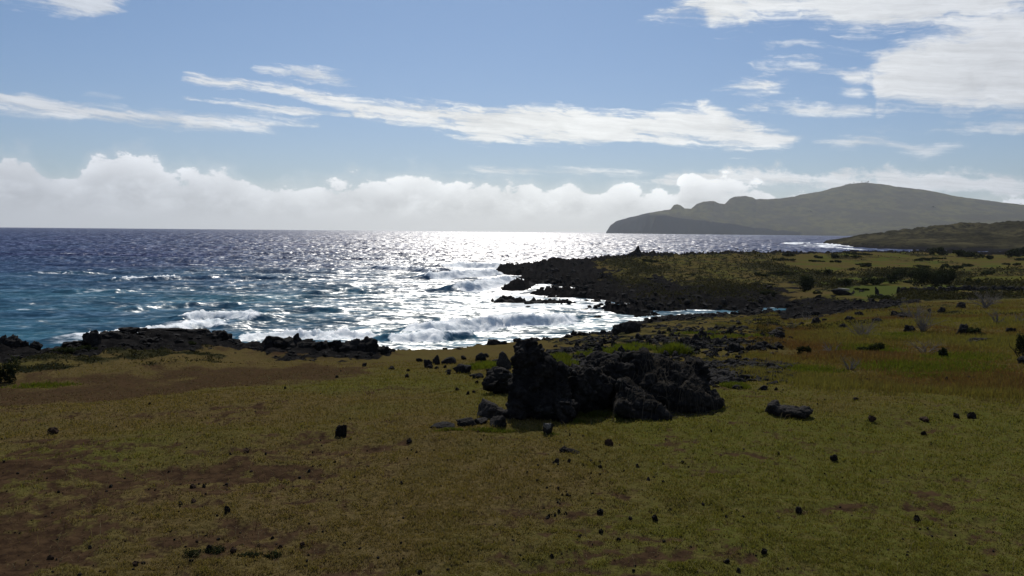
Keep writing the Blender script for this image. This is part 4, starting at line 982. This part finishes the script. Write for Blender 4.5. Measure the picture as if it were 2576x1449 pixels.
# boulders on the low shore of the peninsula and in the shallows
def shore_pts(n, poly, wr):
    r = []
    while len(r) < n:
        i = random.randrange(len(poly)); (a, b, c, d) = poly[i]
        r.append((random.uniform(a, c), random.uniform(b, d), random.uniform(*wr)))
    return r
SH = shore_pts(150, [(1300, 655, 1480, 700), (1380, 700, 1520, 745), (1420, 745, 1560, 785), (1490, 770, 1700, 797), (1480, 740, 1640, 790), (1640, 760, 1960, 785), (1280, 676, 1400, 695), (1340, 710, 1480, 740)], (6, 17))
for i, (px, py, w) in enumerate(SH):
    place_rock('shore_boulder', px, py, w, w * random.uniform(0.4, 0.7), 'rock', 280 + i % 10, 'dark wet boulder on the low lava shore of the peninsula', 'boulder', 'boulders on the peninsula shore', 3, depth=1.3)
SHOAL = [(1262, 762, 40, 12), (1286, 762, 36, 9), (1318, 764, 30, 7), (1350, 764, 44, 9), (1385, 762, 40, 7), (1300, 726, 60, 11), (1330, 722, 40, 14), (1362, 716, 50, 12), (1284, 684, 34, 12), (1300, 664, 18, 5), (1318, 680, 26, 10), (1470, 785, 22, 10), (1502, 799, 26, 7), (1484, 790, 16, 6), (1330, 775, 22, 6), (1370, 776, 14, 5)]
for i, (px, py, w, h_) in enumerate(SHOAL):
    x, y = at_sea(px, py); r = math.hypot(x, y)
    o = bpy.data.objects.new('shoal_rock', rock_mesh('rock', 300 + i % 8, 4, holes=0.1)); COL.objects.link(o)
    ww, hh = w * r / FPX, h_ * r / FPX
    o.location = (x, y, -0.5); o.scale = (ww / 2, ww * 0.8, hh + 0.5); o.rotation_euler = (0, 0, -math.atan2(x, y) + random.uniform(-0.2, 0.2))
    tag(o, 'black reef rock awash in the white water of the bay', 'rock', 'reef rocks awash in the bay')
place_rock('cairn', 1602, 641, 62, 17, 'rock', 320, 'pointed pile of black rock on the crest of the peninsula', 'rock', None, 4, depth=0.7, sink=0.3)
o = COL.objects[-1]
vv = rock_vf(321, 4, rough=0.2, holes=0.1)[0]; ff_ = ICO[4][1]
rad = np.hypot(vv[:, 0], vv[:, 1]); hgt = np.clip(1 - rad / 1.05, 0, 1)
top = (0.62 * hgt**0.9 + 0.42 * np.exp(-(rad / 0.17)**2)) * (vv[:, 2] > 0.25)
me = mesh_np('cairn', np.stack([vv[:, 0], vv[:, 1], top + 0.10 * fb3(vv * 4.0, 3, 5) * (vv[:, 2] > 0.25)], 1), ff_, M['rock'], False); o.data = me.data; bpy.data.objects.remove(me)
x, y, r = pick(1602, 640); o.scale.z = 30 * r / FPX
place_rock('standing_stone', 2207, 741, 10, 17, 'rock', 322, 'lone upright stone post at the end of the green hollow', 'stone', None, 3, depth=0.8, sink=0.1)
place_rock('standing_stone', 2259, 738, 9, 14, 'rock_grey', 323, 'short grey upright stone next to the low stone wall', 'stone', None, 3, depth=0.8, sink=0.1)

# low dry stone wall behind the slope: stones piled in a line, each a part
wall = empty('stone_wall', (0, 0, 0)); tag(wall, 'low black dry stone wall between the slope and the green hollow', 'wall')
wp = [pick(px, py) for px, py in ((2264, 736), (2330, 734), (2400, 732), (2480, 731), (2576, 731), (2680, 732))]
wall.location = (wp[0][0], wp[0][1], zat(wp[0][0], wp[0][1]))
cum = np.linspace(0, len(wp) - 1, 70)
for i, c in enumerate(cum):
    k = min(int(c), len(wp) - 2); f = c - k
    x = wp[k][0] * (1 - f) + wp[k+1][0] * f; y = wp[k][1] * (1 - f) + wp[k+1][1] * f
    o = bpy.data.objects.new('wall_stone', rock_mesh('rock', 330 + i % 6, 3)); COL.objects.link(o); o.parent = wall
    o.location = Vector((x, y + random.uniform(-0.2, 0.2), zat(x, y) - 0.15)) - wall.location
    o.scale = (random.uniform(0.5, 0.8), random.uniform(0.4, 0.6), random.uniform(0.55, 1.05)); o.rotation_euler = (0, 0, random.uniform(0, 6))
# pale slab on a stone pile
bx1, by1, br1 = pick(2118, 742)
pile = place_rock('stone_pile', 2116, 743, 52, 14, 'rock', 340, 'low dark pile of rocks carrying a pale flat slab', 'rock', None, 4)
bm = bmesh.new(); bmesh.ops.create_cube(bm, size=1.0)
for v in bm.verts: v.co = (v.co.x * 1.9, v.co.y * 0.7, v.co.z * 0.16)
bmesh.ops.bevel(bm, geom=bm.edges[:], offset=0.03, segments=2, affect='EDGES'); bmesh.ops.subdivide_edges(bm, edges=bm.edges[:], cuts=1)
for v in bm.verts: v.co += Vector(mnoise.noise_vector(v.co * 2)) * 0.03
me = bpy.data.meshes.new('pale_slab'); bm.to_mesh(me); bm.free(); me.materials.append(M['stone_pale'])
o = bpy.data.objects.new('pale_slab', me); COL.objects.link(o)
o.location = (pile.location.x, pile.location.y - 1.0, pile.location.z + pile.scale.z * 0.93); o.rotation_euler = (0.02, 0.05, -0.35); o.scale = (1.0, 1.0, 1.5)
tag(o, 'pale flat stone slab lying across the dark rock pile', 'slab')


# ------------------------------------------------------------------ plants
def blades(x, y, z, hgt, wid, lean, az, tone, name, mat, label, cat, kind='stuff', mid=0.55):
    """one bent blade per point: two quads' worth of triangles"""
    n = len(x); ca, sa = np.cos(az), np.sin(az)
    b = np.stack([x, y, z], 1); side = np.stack([ca, sa, 0 * ca], 1) * (wid / 2)[:, None]; fwd = np.stack([-sa, ca, 0 * ca], 1)
    md = b + fwd * (lean * hgt * 0.30)[:, None] + np.array([0, 0, 1]) * (hgt * mid)[:, None]
    tp = b + fwd * (lean * hgt)[:, None] + np.array([0, 0, 1]) * (hgt * np.sqrt(np.clip(1 - 0.5 * lean**2, 0.25, 1)))[:, None]
    V = np.stack([b - side, b + side, md - side * 0.7, md + side * 0.7, tp], 1).reshape(-1, 3)
    k = np.arange(n)[:, None] * 5
    F = np.concatenate([k + np.array([[0, 1, 3]]), k + np.array([[0, 3, 2]]), k + np.array([[2, 3, 4]])])
    o = mesh_np(name, V, F, M[mat], False, dict(tone=np.repeat(tone, 5)))
    return tag(o, label, cat, kind=kind) if label else o
def fan_points(n, p0, p1, r0, r1, power=1.0):
    th = rng.uniform(float(theta(p0, 1000)), float(theta(p1, 1000)), n)
    u = rng.uniform(0, 1, n); r = 1 / (1 / r0 + (1 / r1 - 1 / r0) * u) if power == 1.0 else r0 * (r1 / r0)**u
    return r * np.sin(th), r * np.cos(th), r
# short lawn
x, y, r = fan_points(700000, -900, 3500, 7.6, 40)
lv, so, dr, gr, sc_, fi = zones(x, y)
cl = 0.7 * fb2(x * 2.2, y * 2.2, 3, 401, 0.6) + 0.6 * fb2(x * 7.0, y * 7.0, 2, 405); keep = (rng.uniform(0, 1, len(x)) < np.clip(1.0 - 1.55 * so + 0.42 * cl, np.where(r > 24, 0.22, 0.03), 1)) & (lv < 0.3)
x, y, r, gr, cl, dr, so = [a[keep] for a in (x, y, r, gr, cl, dr, so)]
n = len(x); z = ground_z(x, y)
hg = rng.uniform(0.022, 0.052, n) * np.clip(1 + 0.9 * cl, 0.4, 1.9) * np.interp(r, [8, 40], [0.85, 1.6]); wd = np.clip(0.0009 * r, 0.007, 0.03) * rng.uniform(0.7, 1.2, n)
tone = np.clip(-0.12 + 1.0 * gr + 0.5 * cl + rng.normal(0, 0.18, n), 0, 1)
ln, ga = rng.uniform(0.2, 1.2, n), rng.uniform(0, 6.283, n)
bare = so + rng.normal(0, 0.12, n) > 0.34
for sel, mt, lb in ((~bare, 'grass', 'short olive and straw coloured lawn grass'), (bare, 'grass_brown', 'thin brown grass on the worn soil of the lawn')):
    blades(x[sel], y[sel], z[sel] - 0.004, hg[sel] * (0.75 if mt == 'grass_brown' else 1), wd[sel], ln[sel], ga[sel], tone[sel], 'grass', mt, lb, 'grass')
# longer dead stalks standing in the lawn
x, y, r = fan_points(4200, -900, 3500, 8.0, 34); n = len(x); z = ground_z(x, y)
blades(x, y, z - 0.004, rng.uniform(0.06, 0.2, n), np.clip(0.0005 * r, 0.004, 0.02), rng.uniform(0.5, 1.25, n), rng.uniform(0, 6.283, n), np.clip(rng.normal(0.6, 0.3, n), 0, 1), 'dead_stalks', 'straw', 'thin pale dead stalks standing in the lawn', 'grass')
# tall red-brown and yellow grass on the slope
x, y, r = fan_points(400000, 1700, 3150, 21.0, 122, 2.0)
lv, so, dr, gr, sc_, fi = zones(x, y)
pxx = TH2PX(np.arctan2(x, y)); n1 = fb2(x * 0.18, y * 0.12, 4, 411)
edge_r = np.interp(pxx, [1780, 1830, 2000, 2576], [31, 27, 24.2, 23.0]) + 1.2 * n1
n2 = fb2(x * 0.7, y * 0.7, 3, 431)
ea = sst(r - edge_r + 0.8 * n2, -0.3, 2.5) * sst(pxx - 1800 + 140 * n1 + 40 * n2, 0, 220)
keep = (rng.uniform(0, 1, len(x)) < np.clip(0.75 + 0.6 * n1, 0.1, 1) * ea) & (lv < 0.4)
x, y, r, n1, gr, pxx, ea = [a[keep] for a in (x, y, r, n1, gr, pxx, ea)]
n = len(x); z = ground_z(x, y)
red = fb2(x * 0.10 + 7, y * 0.07, 4, 421) * 1.5 + np.interp(r, [22, 26, 32, 40, 90], [0.3, 0.06, 0.2, 0.3, 0.05]) * np.interp(pxx, [1900, 2200], [0.5, 1])
hg = rng.uniform(0.08, 0.26, n) * np.clip(1 + 0.8 * n1, 0.4, 1.7) * (0.3 + 0.7 * ea); wd = np.clip(0.0007 * r, 0.012, 0.05) * rng.uniform(0.6, 1.1, n)
tone = np.clip(0.55 + 0.85 * red + rng.normal(0, 0.25, n), 0, 1)
blades(x, y, z - 0.01, hg, wd, rng.uniform(0.1, 0.8, n), rng.uniform(0, 6.283, n), tone, 'tall_grass', 'grass_dry', 'tall red brown and yellow grass covering the slope', 'grass')
# green grass: low hollows of the slope foot, rims of the outcrop, tufts in the rubble field
gx_, gy_, gh = [], [], []
def patch(px, py, wpx, hpx, n, h0, h1):
    q = rng.normal(0, 0.5, (n, 2)); q = q[np.hypot(q[:, 0], q[:, 1]) < 1.1]
    x0, y0, r0 = pick(px, py); a = math.atan2(x0, y0)
    uu = q[:, 0] * wpx * r0 / FPX / 2; dz_ = q[:, 1] * hpx / 2
    rr = r0 + dz_ * r0 * r0 / FPX / max(0.6, EYE - zat(x0, y0)) * 0.9
    gx_.append(rr * np.sin(a) + uu * math.cos(a)); gy_.append(rr * np.cos(a) - uu * math.sin(a)); gh.append(rng.uniform(h0, h1, len(q)))
for a in ((2330, 925, 330, 44, 4200, .08, .22), (2400, 905, 200, 44, 2600, .1, .25), (2180, 880, 170, 44, 2200, .1, .24), (2420, 950, 300, 16, 3000, .05, .14), (2020, 930, 200, 26, 3000, .06, .15), (2250, 850, 120, 26, 2500, .1, .25),
          (1520, 1045, 160, 12, 3000, .04, .12), (1700, 1030, 180, 10, 2500, .04, .1), (1445, 1062, 60, 10, 900, .04, .1), (1240, 1082, 120, 8, 1200, .03, .08), (1130, 1088, 90, 6, 700, .03, .07), (1850, 975, 70, 14, 1500, .06, .16), (1385, 1093, 40, 5, 300, .03, .06),
          (1390, 905, 90, 14, 1800, .12, .3), (1420, 920, 70, 16, 1200, .12, .3), (1560, 878, 160, 14, 1200, .12, .3), (1640, 880, 140, 14, 1000, .12, .28), (1500, 895, 120, 10, 1500, .1, .25), (1850, 850, 180, 20, 1000, .1, .25), (1760, 840, 160, 12, 700, .1, .25), (110, 970, 150, 14, 1200, .05, .12)):
    patch(*a)
x, y, hg = np.concatenate(gx_), np.concatenate(gy_), np.concatenate(gh); n = len(x); z = ground_z(x, y)
r = np.hypot(x, y)
blades(x, y, z - 0.01, hg, np.clip(0.0008 * r, 0.010, 0.04), rng.uniform(0.1, 0.8, n), rng.uniform(0, 6.283, n), np.clip(rng.normal(0.45, 0.3, n), 0, 1), 'green_grass', 'grass_green', 'brighter green grass in hollows and round the rocks', 'grass')
def scrub_stuff(n, p0, p1, r0, r1, mask, size, hmax, label, seed):
    x, y, r = fan_points(n, p0, p1, r0, r1, 1.0)
    mk_ = mask(x, y, r); k = rng.uniform(0, 1, n) < mk_; x, y, r, mk_ = x[k], y[k], r[k], mk_[k]; n = len(x); z = ground_z(x, y)
    ls = size * rng.uniform(0.5, 1.3, n) * (0.5 + r / 200); nr = rng.normal(size=(n, 3)); nr[:, 2] += 0.4; nr /= np.linalg.norm(nr, axis=1, keepdims=True)
    t1 = np.cross(nr, rng.normal(size=(n, 3))); t1 /= np.linalg.norm(t1, axis=1, keepdims=True); t2 = np.cross(nr, t1)
    p = np.stack([x, y, z + rng.uniform(0, 1, n) * hmax * mk_ * (0.5 + r / 200)], 1); s_ = ls[:, None]
    V = np.stack([p - t1 * s_, p + t2 * s_ * 0.6, p + t1 * s_, p - t2 * s_ * 0.6], 1).reshape(-1, 3)
    o = mesh_np('undergrowth', V, np.arange(4 * n).reshape(n, 4), M['scrub'], False, dict(tone=np.repeat(np.clip(rng.normal(0.4, 0.3, n), 0, 1), 4)))
    return tag(o, label, 'undergrowth', kind='stuff')
scrub_stuff(90000, 1420, 2640, 128, 380, lambda x, y, r: np.clip(2.2 * (zones(x, y)[4] - 0.42), 0, 1) * (1 - 0.6 * zones(x, y)[0]), 0.16, 0.7, 'low dark scrub mottling the grass of the peninsula', 1)
scrub_stuff(26000, -60, 760, 37, 46, lambda x, y, r: np.clip(1.6 * (zones(x, y)[4] - 0.35), 0, 1) * (1 - zones(x, y)[0]), 0.07, 0.22, 'low dark scrub behind the seaward rim', 2)
scrub_stuff(80000, 1900, 2900, 45, 124, lambda x, y, r: np.clip(2.0 * (zones(x, y)[4] - 0.30), 0, 1), 0.09, 0.35, 'low dark scrub among the tall grass of the slope', 3)
def tuft(px, py, wpx, hpx, n, label):
    x0, y0, r0 = pick(px, py); q = rng.normal(0, 0.33, (n, 2)); w = wpx * r0 / FPX; h0 = hpx * r0 / FPX
    x, y = q[:, 0] * w, q[:, 1] * w * 0.7; out = np.hypot(q[:, 0], q[:, 1])
    z = ground_z(x + x0, y + y0) - zat(x0, y0)
    o = blades(x, y, z - 0.02, h0 * rng.uniform(0.6, 1.05, n) * np.clip(1.1 - 0.5 * out, 0.4, 1), np.full(n, max(0.014, 0.0009 * r0)), np.clip(out * 0.9 + rng.normal(0, 0.15, n), 0, 1.1), np.arctan2(-q[:, 0], q[:, 1]) + rng.normal(0, 0.5, n), np.clip(rng.normal(0.6, 0.25, n), 0, 1), 'grass_tuft', 'grass_green', None, None)
    o.location = (x0, y0, zat(x0, y0)); tag(o, label, 'grass tuft')
tuft(1225, 927, 95, 22, 1600, 'bright yellow green grass tuft among the boulder cluster')
tuft(1694, 893, 54, 34, 1300, 'round bright grass tussock in the rubble behind the wedge')
tuft(1572, 884, 70, 22, 900, 'ragged light grass tussock behind the black wedge')

def leaf_mass(cx, cy, z0_, w, d, h_, n, size, seed, lobes=6):
    g = np.random.default_rng(seed)
    c = np.stack([g.uniform(-0.75, 0.75, lobes) * w / 2, g.uniform(-0.7, 0.7, lobes) * d / 2, g.uniform(0.2, 0.68, lobes) * h_], 1)
    rad = np.stack([g.uniform(0.28, 0.5, lobes) * w / 2, g.uniform(0.3, 0.5, lobes) * d / 2, g.uniform(0.22, 0.36, lobes) * h_], 1)
    i = g.integers(0, lobes, n); v = g.normal(size=(n, 3)); v /= np.linalg.norm(v, axis=1, keepdims=True); v *= g.uniform(0.45, 1.08, n)[:, None]
    p = c[i] + v * rad[i]; p[:, 2] = np.maximum(p[:, 2], g.uniform(0, 0.12, n) * h_)
    nrm = v + g.normal(0, 0.6, (n, 3)); nrm /= np.linalg.norm(nrm, axis=1, keepdims=True)
    t1 = np.cross(nrm, g.normal(size=(n, 3))); t1 /= np.linalg.norm(t1, axis=1, keepdims=True); t2 = np.cross(nrm, t1)
    s_ = size * g.uniform(0.6, 1.3, n)[:, None]
    V = np.stack([p - t1 * s_, p + t2 * s_ * 0.6, p + t1 * s_, p - t2 * s_ * 0.6], 1).reshape(-1, 3)
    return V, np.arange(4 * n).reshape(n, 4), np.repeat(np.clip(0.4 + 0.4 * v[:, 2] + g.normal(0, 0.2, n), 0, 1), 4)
def tubes(paths, sides=5):
    Vs, Fs, n, T = [], [], 0, []
    for P, Rr in paths:
        P = np.asarray(P, float); k = len(P)
        for i in range(k):
            d = P[min(i + 1, k - 1)] - P[max(i - 1, 0)]; d /= np.linalg.norm(d) + 1e-9
            a = np.cross(d, [0.3, 0.9, 0.1]); a /= np.linalg.norm(a) + 1e-9; b = np.cross(d, a)
            ang = np.arange(sides) * 2 * math.pi / sides
            Vs.append(P[i] + Rr[i] * (np.cos(ang)[:, None] * a + np.sin(ang)[:, None] * b))
        for i in range(k - 1):
            for j in range(sides):
                Fs.append((n + i * sides + j, n + i * sides + (j + 1) % sides, n + (i + 1) * sides + (j + 1) % sides, n + (i + 1) * sides + j))
        n += k * sides
    return np.concatenate(Vs), np.array(Fs)
def twig_paths(w, h_, n, r0, seed, depth=2):
    g = np.random.default_rng(seed); out = []
    def grow(p, d, L_, rr, lev):
        k = 5; P = [p]; Rr = [rr]
        for i in range(k):
            d = d + g.normal(0, 0.22, 3); d /= np.linalg.norm(d); p = p + d * L_ / k; P.append(p); Rr.append(rr * (1 - 0.75 * (i + 1) / k))
            if lev < depth and i >= 1 and g.random() < 0.75:
                q = d + g.normal(0, 0.7, 3); q /= np.linalg.norm(q); grow(p, q, L_ * g.uniform(0.35, 0.6), Rr[-1] * 0.7, lev + 1)
        out.append((np.array(P), np.array(Rr)))
    for _ in range(n):
        a = g.uniform(0, 6.283); s_ = g.uniform(0.2, 1.0)
        d = np.array([math.cos(a) * s_ * w / 2, math.sin(a) * s_ * w / 2, h_ * g.uniform(0.6, 1.0)]); L_ = np.linalg.norm(d)
        grow(np.array([math.cos(a) * 0.05, math.sin(a) * 0.05, -0.03]), d / L_, L_, r0, 0)
    return out
def bush(name, px, py, wpx, hpx, label, seed, cat='bush', group=None, leaf=0.06, dens=1.0):
    x0, y0, r0 = pick(px, py); w, h_ = wpx * r0 / FPX, hpx * r0 / FPX; d = w * 0.75
    x0 += math.sin(math.atan2(x0, y0)) * d * 0.3; y0 += math.cos(math.atan2(x0, y0)) * d * 0.3
    root = empty(name, (x0, y0, zat(x0, y0) - 0.05)); tag(root, label, cat, group)
    ls = max(leaf, 0.0011 * r0); n = int(np.clip(3.4 * w * h_ / (ls * ls) * dens, 350, 6000))
    V, F, T = leaf_mass(0, 0, 0, w, d, h_, n, ls, seed, max(5, int(wpx / 9)))
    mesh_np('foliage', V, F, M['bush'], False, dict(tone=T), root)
    tv, tf = tubes(twig_paths(w * 0.55, h_ * 0.55, 5, max(0.03, w * 0.012), seed, 1))
    mesh_np('stem', tv, tf, M['bark'], True, dict(tone=np.zeros(len(tv))), root)
    return root
BP = [((510, 430, 230, 165), 'dense dark bush at the inland end of the inlet'), ((870, 425, 180, 90), 'dark bush directly above the pale slab'), ((1170, 415, 260, 75), 'long low thicket along the top of the green hollow'), ((1330, 380, 110, 110), 'upright dark bush at the thicket end'),
 ((1520, 350, 240, 130), 'broad dark bush, seaward half of the big clump'), ((1720, 385, 300, 215), 'tallest dark tree-like bush in the middle of the big clump'), ((1880, 375, 180, 150), 'dark bush, inland side of the big clump'), ((2070, 415, 90, 60), 'small separate bush beside the big clump'),
 ((2195, 425, 130, 65), 'low bush beyond the small separate one'), ((2430, 150, 150, 85), 'dark bush on the far crest below the hill'), ((1780, 130, 180, 75), 'dark bush on the crest of the peninsula, first of the row'), ((1950, 150, 190, 65), 'dark bush on the crest of the peninsula, middle of the row'),
 ((2110, 172, 190, 55), 'flat dark bush ending the crest row'), ((2260, 190, 90, 34), 'tiny dark bush past the crest row'), ((300, 335, 110, 55), 'low dark bush on the seaward green of the peninsula'), ((700, 330, 150, 60), 'grey dark bush between the inlet bush and the slab'),
 ((120, 350, 160, 40), 'flat dark bush on the seaward slope of the peninsula'), ((300, 205, 200, 34), 'flat dark bush on the upper seaward slope'), ((800, 180, 90, 40), 'small bush high in the middle of the peninsula'), ((1100, 260, 120, 34), 'low bush in the middle of the peninsula'), ((2250, 330, 200, 45), 'low grey bush on the inland green'), ((2560, 120, 130, 90), 'dark bush at the inland end of the far crest'),
 ((160, 545, 130, 55), 'dark bush by the inlet water'), ((630, 520, 80, 30), 'small dark bush on the green by the slab'), ((1250, 560, 260, 50), 'long dark thicket beyond the rubble above the inlet'), ((1850, 270, 90, 40), 'small bush above the big clump')]
for i, (q, lb) in enumerate(BP):
    bush('bush', *c3(*q), lb, 500 + i, group='bushes on the peninsula')
for i in range(44):
    px = random.uniform(1560, 2576); py = random.uniform(640, 735)
    if (px < 1750 and py > 700) : continue
    bush('low_shrub', px, py, random.uniform(18, 60), random.uniform(4, 8), 'low dark shrub dotted over the peninsula grass', 560 + i, 'shrub', 'low shrubs on the peninsula', 0.1, 0.8)
bush('bush', 8, 966, 66, 74, 'dark leafy bush cut by the picture edge on the seaward side', 700, leaf=0.03)
bush('bush', 2574, 905, 56, 92, 'dark leafy bush cut by the picture edge at the slope top', 701, leaf=0.03)
bush('bush', 233, 887, 26, 20, 'small round dark bush below the shore rim', 702, leaf=0.035)
bush('bush', 170, 892, 90, 14, 'flat dark bush beside the small round one', 703, leaf=0.035)
bush('bush', 480, 868, 30, 8, 'tiny flat bush near the yellow grass strip', 704, leaf=0.035)
bush('bush', 2460, 848, 46, 22, 'green grey bush on the upper red slope', 705, leaf=0.03)
bush('bush', 2195, 888, 60, 26, 'grey green bush in the green part of the slope', 706, leaf=0.02)
bush('bush', 2375, 905, 30, 34, 'small leafy green bush in front of red grass', 707, leaf=0.02)
bush('bush', 2020, 893, 36, 28, 'round grey bush below the dead shrub', 708, leaf=0.02)
bush('weed', 690, 1400, 66, 22, 'dark leafy weed clump low on the worn lawn', 709, 'weed', leaf=0.012)
bush('weed', 520, 1395, 90, 30, 'spreading dark weed clump nearest the bottom edge', 710, 'weed', leaf=0.012)
bush('weed', 630, 1402, 60, 20, 'dark weed clump between its two larger neighbours', 711, 'weed', leaf=0.012)
def dry_shrub(px, py, wpx, hpx, n, label, seed, mat='twig', r0=None):
    x0, y0, r_ = pick(px, py); w, h_ = wpx * r_ / FPX, hpx * r_ / FPX
    V, F = tubes(twig_paths(w, h_, n, r0 or max(0.009, 0.0005 * r_), seed, 2), 4)
    o = mesh_np('dry_shrub', V, F, M[mat], True, dict(tone=np.clip(0.5 + 0.5 * pn3(V * 3.0, seed), 0, 1))); o.location = (x0, y0, zat(x0, y0))
    tag(o, label, 'dead shrub', 'leafless shrubs on the slope')
DS = [((2165, 850, 80, 50), 20, 'wide grey leafless shrub over the black rocks'), ((2320, 838, 70, 60), 22, 'tall pale leafless shrub above the arched rock'), ((2330, 890, 90, 34), 12, 'sprawling bone white dead branches on the grass'), ((2140, 930, 60, 34), 14, 'brown leafless shrub nearest the lawn'),
      ((2480, 775, 90, 44), 20, 'grey leafless shrub on the upper skyline of the slope'), ((2505, 815, 40, 36), 8, 'thin pale dead stems high on the slope'), ((2095, 885, 60, 26), 9, 'thin brown leafless shrub beside the round grey bush'), ((2300, 800, 100, 26), 14, 'low grey leafless shrub among red grass'), ((2030, 808, 50, 18), 9, 'dead stalks leaning on the sharp topped rock'), ((1990, 830, 40, 16), 7, 'small dead shrub among the rubble boulders'), ((2560, 812, 40, 22), 7, 'small dead shrub near the dark bush')]
for i, (q, n, lb) in enumerate(DS): dry_shrub(*q, n, lb, 720 + i)
# dead vines over the wedge: thin stems following the rock, cast down onto it
bpy.context.view_layer.update()
dg = bpy.context.evaluated_depsgraph_get()
def drop(x, y):
    hit, loc, nrm, idx, ob, mt = S.ray_cast(dg, Vector((x, y, 11.0)), Vector((0, 0, -1)))
    return (loc.z if hit else 8.0)
def vine(label, n, x0, x1, d0, d1, seed, length=0.5):
    g = np.random.default_rng(seed); paths = []
    for _ in range(n):
        cx_, cy_ = local((g.uniform(x0, x1) - 1362), 0.75 + g.uniform(d0, d1)); a = g.uniform(0, 6.283); P = []
        for k in range(9):
            P.append((cx_, cy_, drop(cx_, cy_) + g.uniform(0.0, 0.035))); a += g.normal(0, 0.45); cx_ += math.cos(a) * length / 8; cy_ += math.sin(a) * length / 8
        P = np.array(P); 
        if np.abs(np.diff(P[:, 2])).max() > 0.3: continue
        paths.append((P, np.full(9, g.uniform(0.003, 0.008))))
    V, F = tubes(paths, 4); o_ = V.mean(0); o = mesh_np('dead_vine', V - o_, F, M['vine'], True, dict(tone=np.clip(0.5 + 0.7 * pn3(V * 4.0, seed), 0, 1))); o.location = o_
    tag(o, label, 'dead vine', 'dead vines on the outcrop')
vine('tangle of dead vines over the top of the black wedge', 120, 1640, 1825, 0.9, 2.3, 1)
vine('tangle of dead grass stems over the low mound', 150, 1545, 1695, -0.3, 0.8, 2, 0.4)
vine('dead vines along the foot of the black wedge', 70, 1700, 1832, 0.3, 1.0, 3)
vine('sparse dead vines between stack and wedge', 50, 1440, 1550, 0.0, 1.6, 4, 0.4)
# trees on the far headland
def far_tree(px, py, hm, wm, label, seed, name='tree', group='trees on the headland summit'):
    t_ = float(theta(px, py)); rr = RS_H[RS_H > 6400]; x = rr * math.sin(t_); y = rr * math.cos(t_)
    best = None
    d = pdir(px, py); hh = math.hypot(d[0], d[1]); o0 = Vector((0, 0, EYE))
    hit, loc, nrm, idx, ob, mt = S.ray_cast(dg, o0 + Vector(d) * 3000, Vector(d))
    if not hit: hit, loc, nrm, idx, ob, mt = S.ray_cast(dg, o0 + Vector(pdir(px, py + 2.5)) * 3000, Vector(pdir(px, py + 2.5)))
    if not hit: return
    hm *= 0.62
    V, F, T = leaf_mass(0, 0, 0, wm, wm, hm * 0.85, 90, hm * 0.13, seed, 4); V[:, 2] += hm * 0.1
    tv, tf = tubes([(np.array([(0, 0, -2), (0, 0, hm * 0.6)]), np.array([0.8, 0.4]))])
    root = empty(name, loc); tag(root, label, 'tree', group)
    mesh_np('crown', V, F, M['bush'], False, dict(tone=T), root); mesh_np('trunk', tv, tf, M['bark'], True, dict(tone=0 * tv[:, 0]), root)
for i, (px, py, hm, wm, lb) in enumerate([(2139, 461, 22, 14, 'first small tree of the row on the headland summit'), (2149, 460, 26, 9, 'thin tree second in the summit row'), (2158, 460, 20, 16, 'bushy tree in the middle of the summit row'), (2168, 460, 24, 12, 'tree after the bushy one in the summit row'), (2181, 460, 30, 26, 'broadest tree ending the summit row'), (2128, 463, 12, 14, 'low tree starting the summit row')]):
    far_tree(px, py, hm, wm, lb, 800 + i)
for px, py, hm, wm, lb in [(2040, 533, 24, 60, 'dark tree clump halfway down the headland slope'), (2350, 523, 26, 50, 'dark tree clump on the inland slope of the headland'), (2560, 515, 20, 40, 'dark tree clump on the inland skyline of the headland')]:
    far_tree(px, py, hm, wm, lb, 820 + px, 'tree', 'tree clumps on the headland slope')


# ------------------------------------------------------------------ haze: one box of thin even air round everything
def mk_haze():
    m = bpy.data.materials.new('haze'); m.use_nodes = True; t = NT(m.node_tree); t.n.clear()
    o = t.new('ShaderNodeOutputMaterial'); v = t.new('ShaderNodeVolumePrincipled')
    v.inputs['Color'].default_value = (0.84, 0.91, 1.0, 1); v.inputs['Density'].default_value = HAZE_D; v.inputs['Anisotropy'].default_value = 0.55
    t.l.new(v.outputs[0], o.inputs['Volume'])
    return m
HAZE_D = 3.5e-5
vb = [(-10700, -10700, -32), (10700, -10700, -32), (10700, 10700, -32), (-10700, 10700, -32)]
vb += [(a, b_, 560) for a, b_, _ in vb]
haze = mesh_np('haze', vb, [(3, 2, 1, 0), (4, 5, 6, 7), (0, 1, 5, 4), (1, 2, 6, 5), (2, 3, 7, 6), (3, 0, 4, 7)], mk_haze(), False)
tag(haze, 'thin sea haze filling the air over land and water', 'haze', kind='stuff')
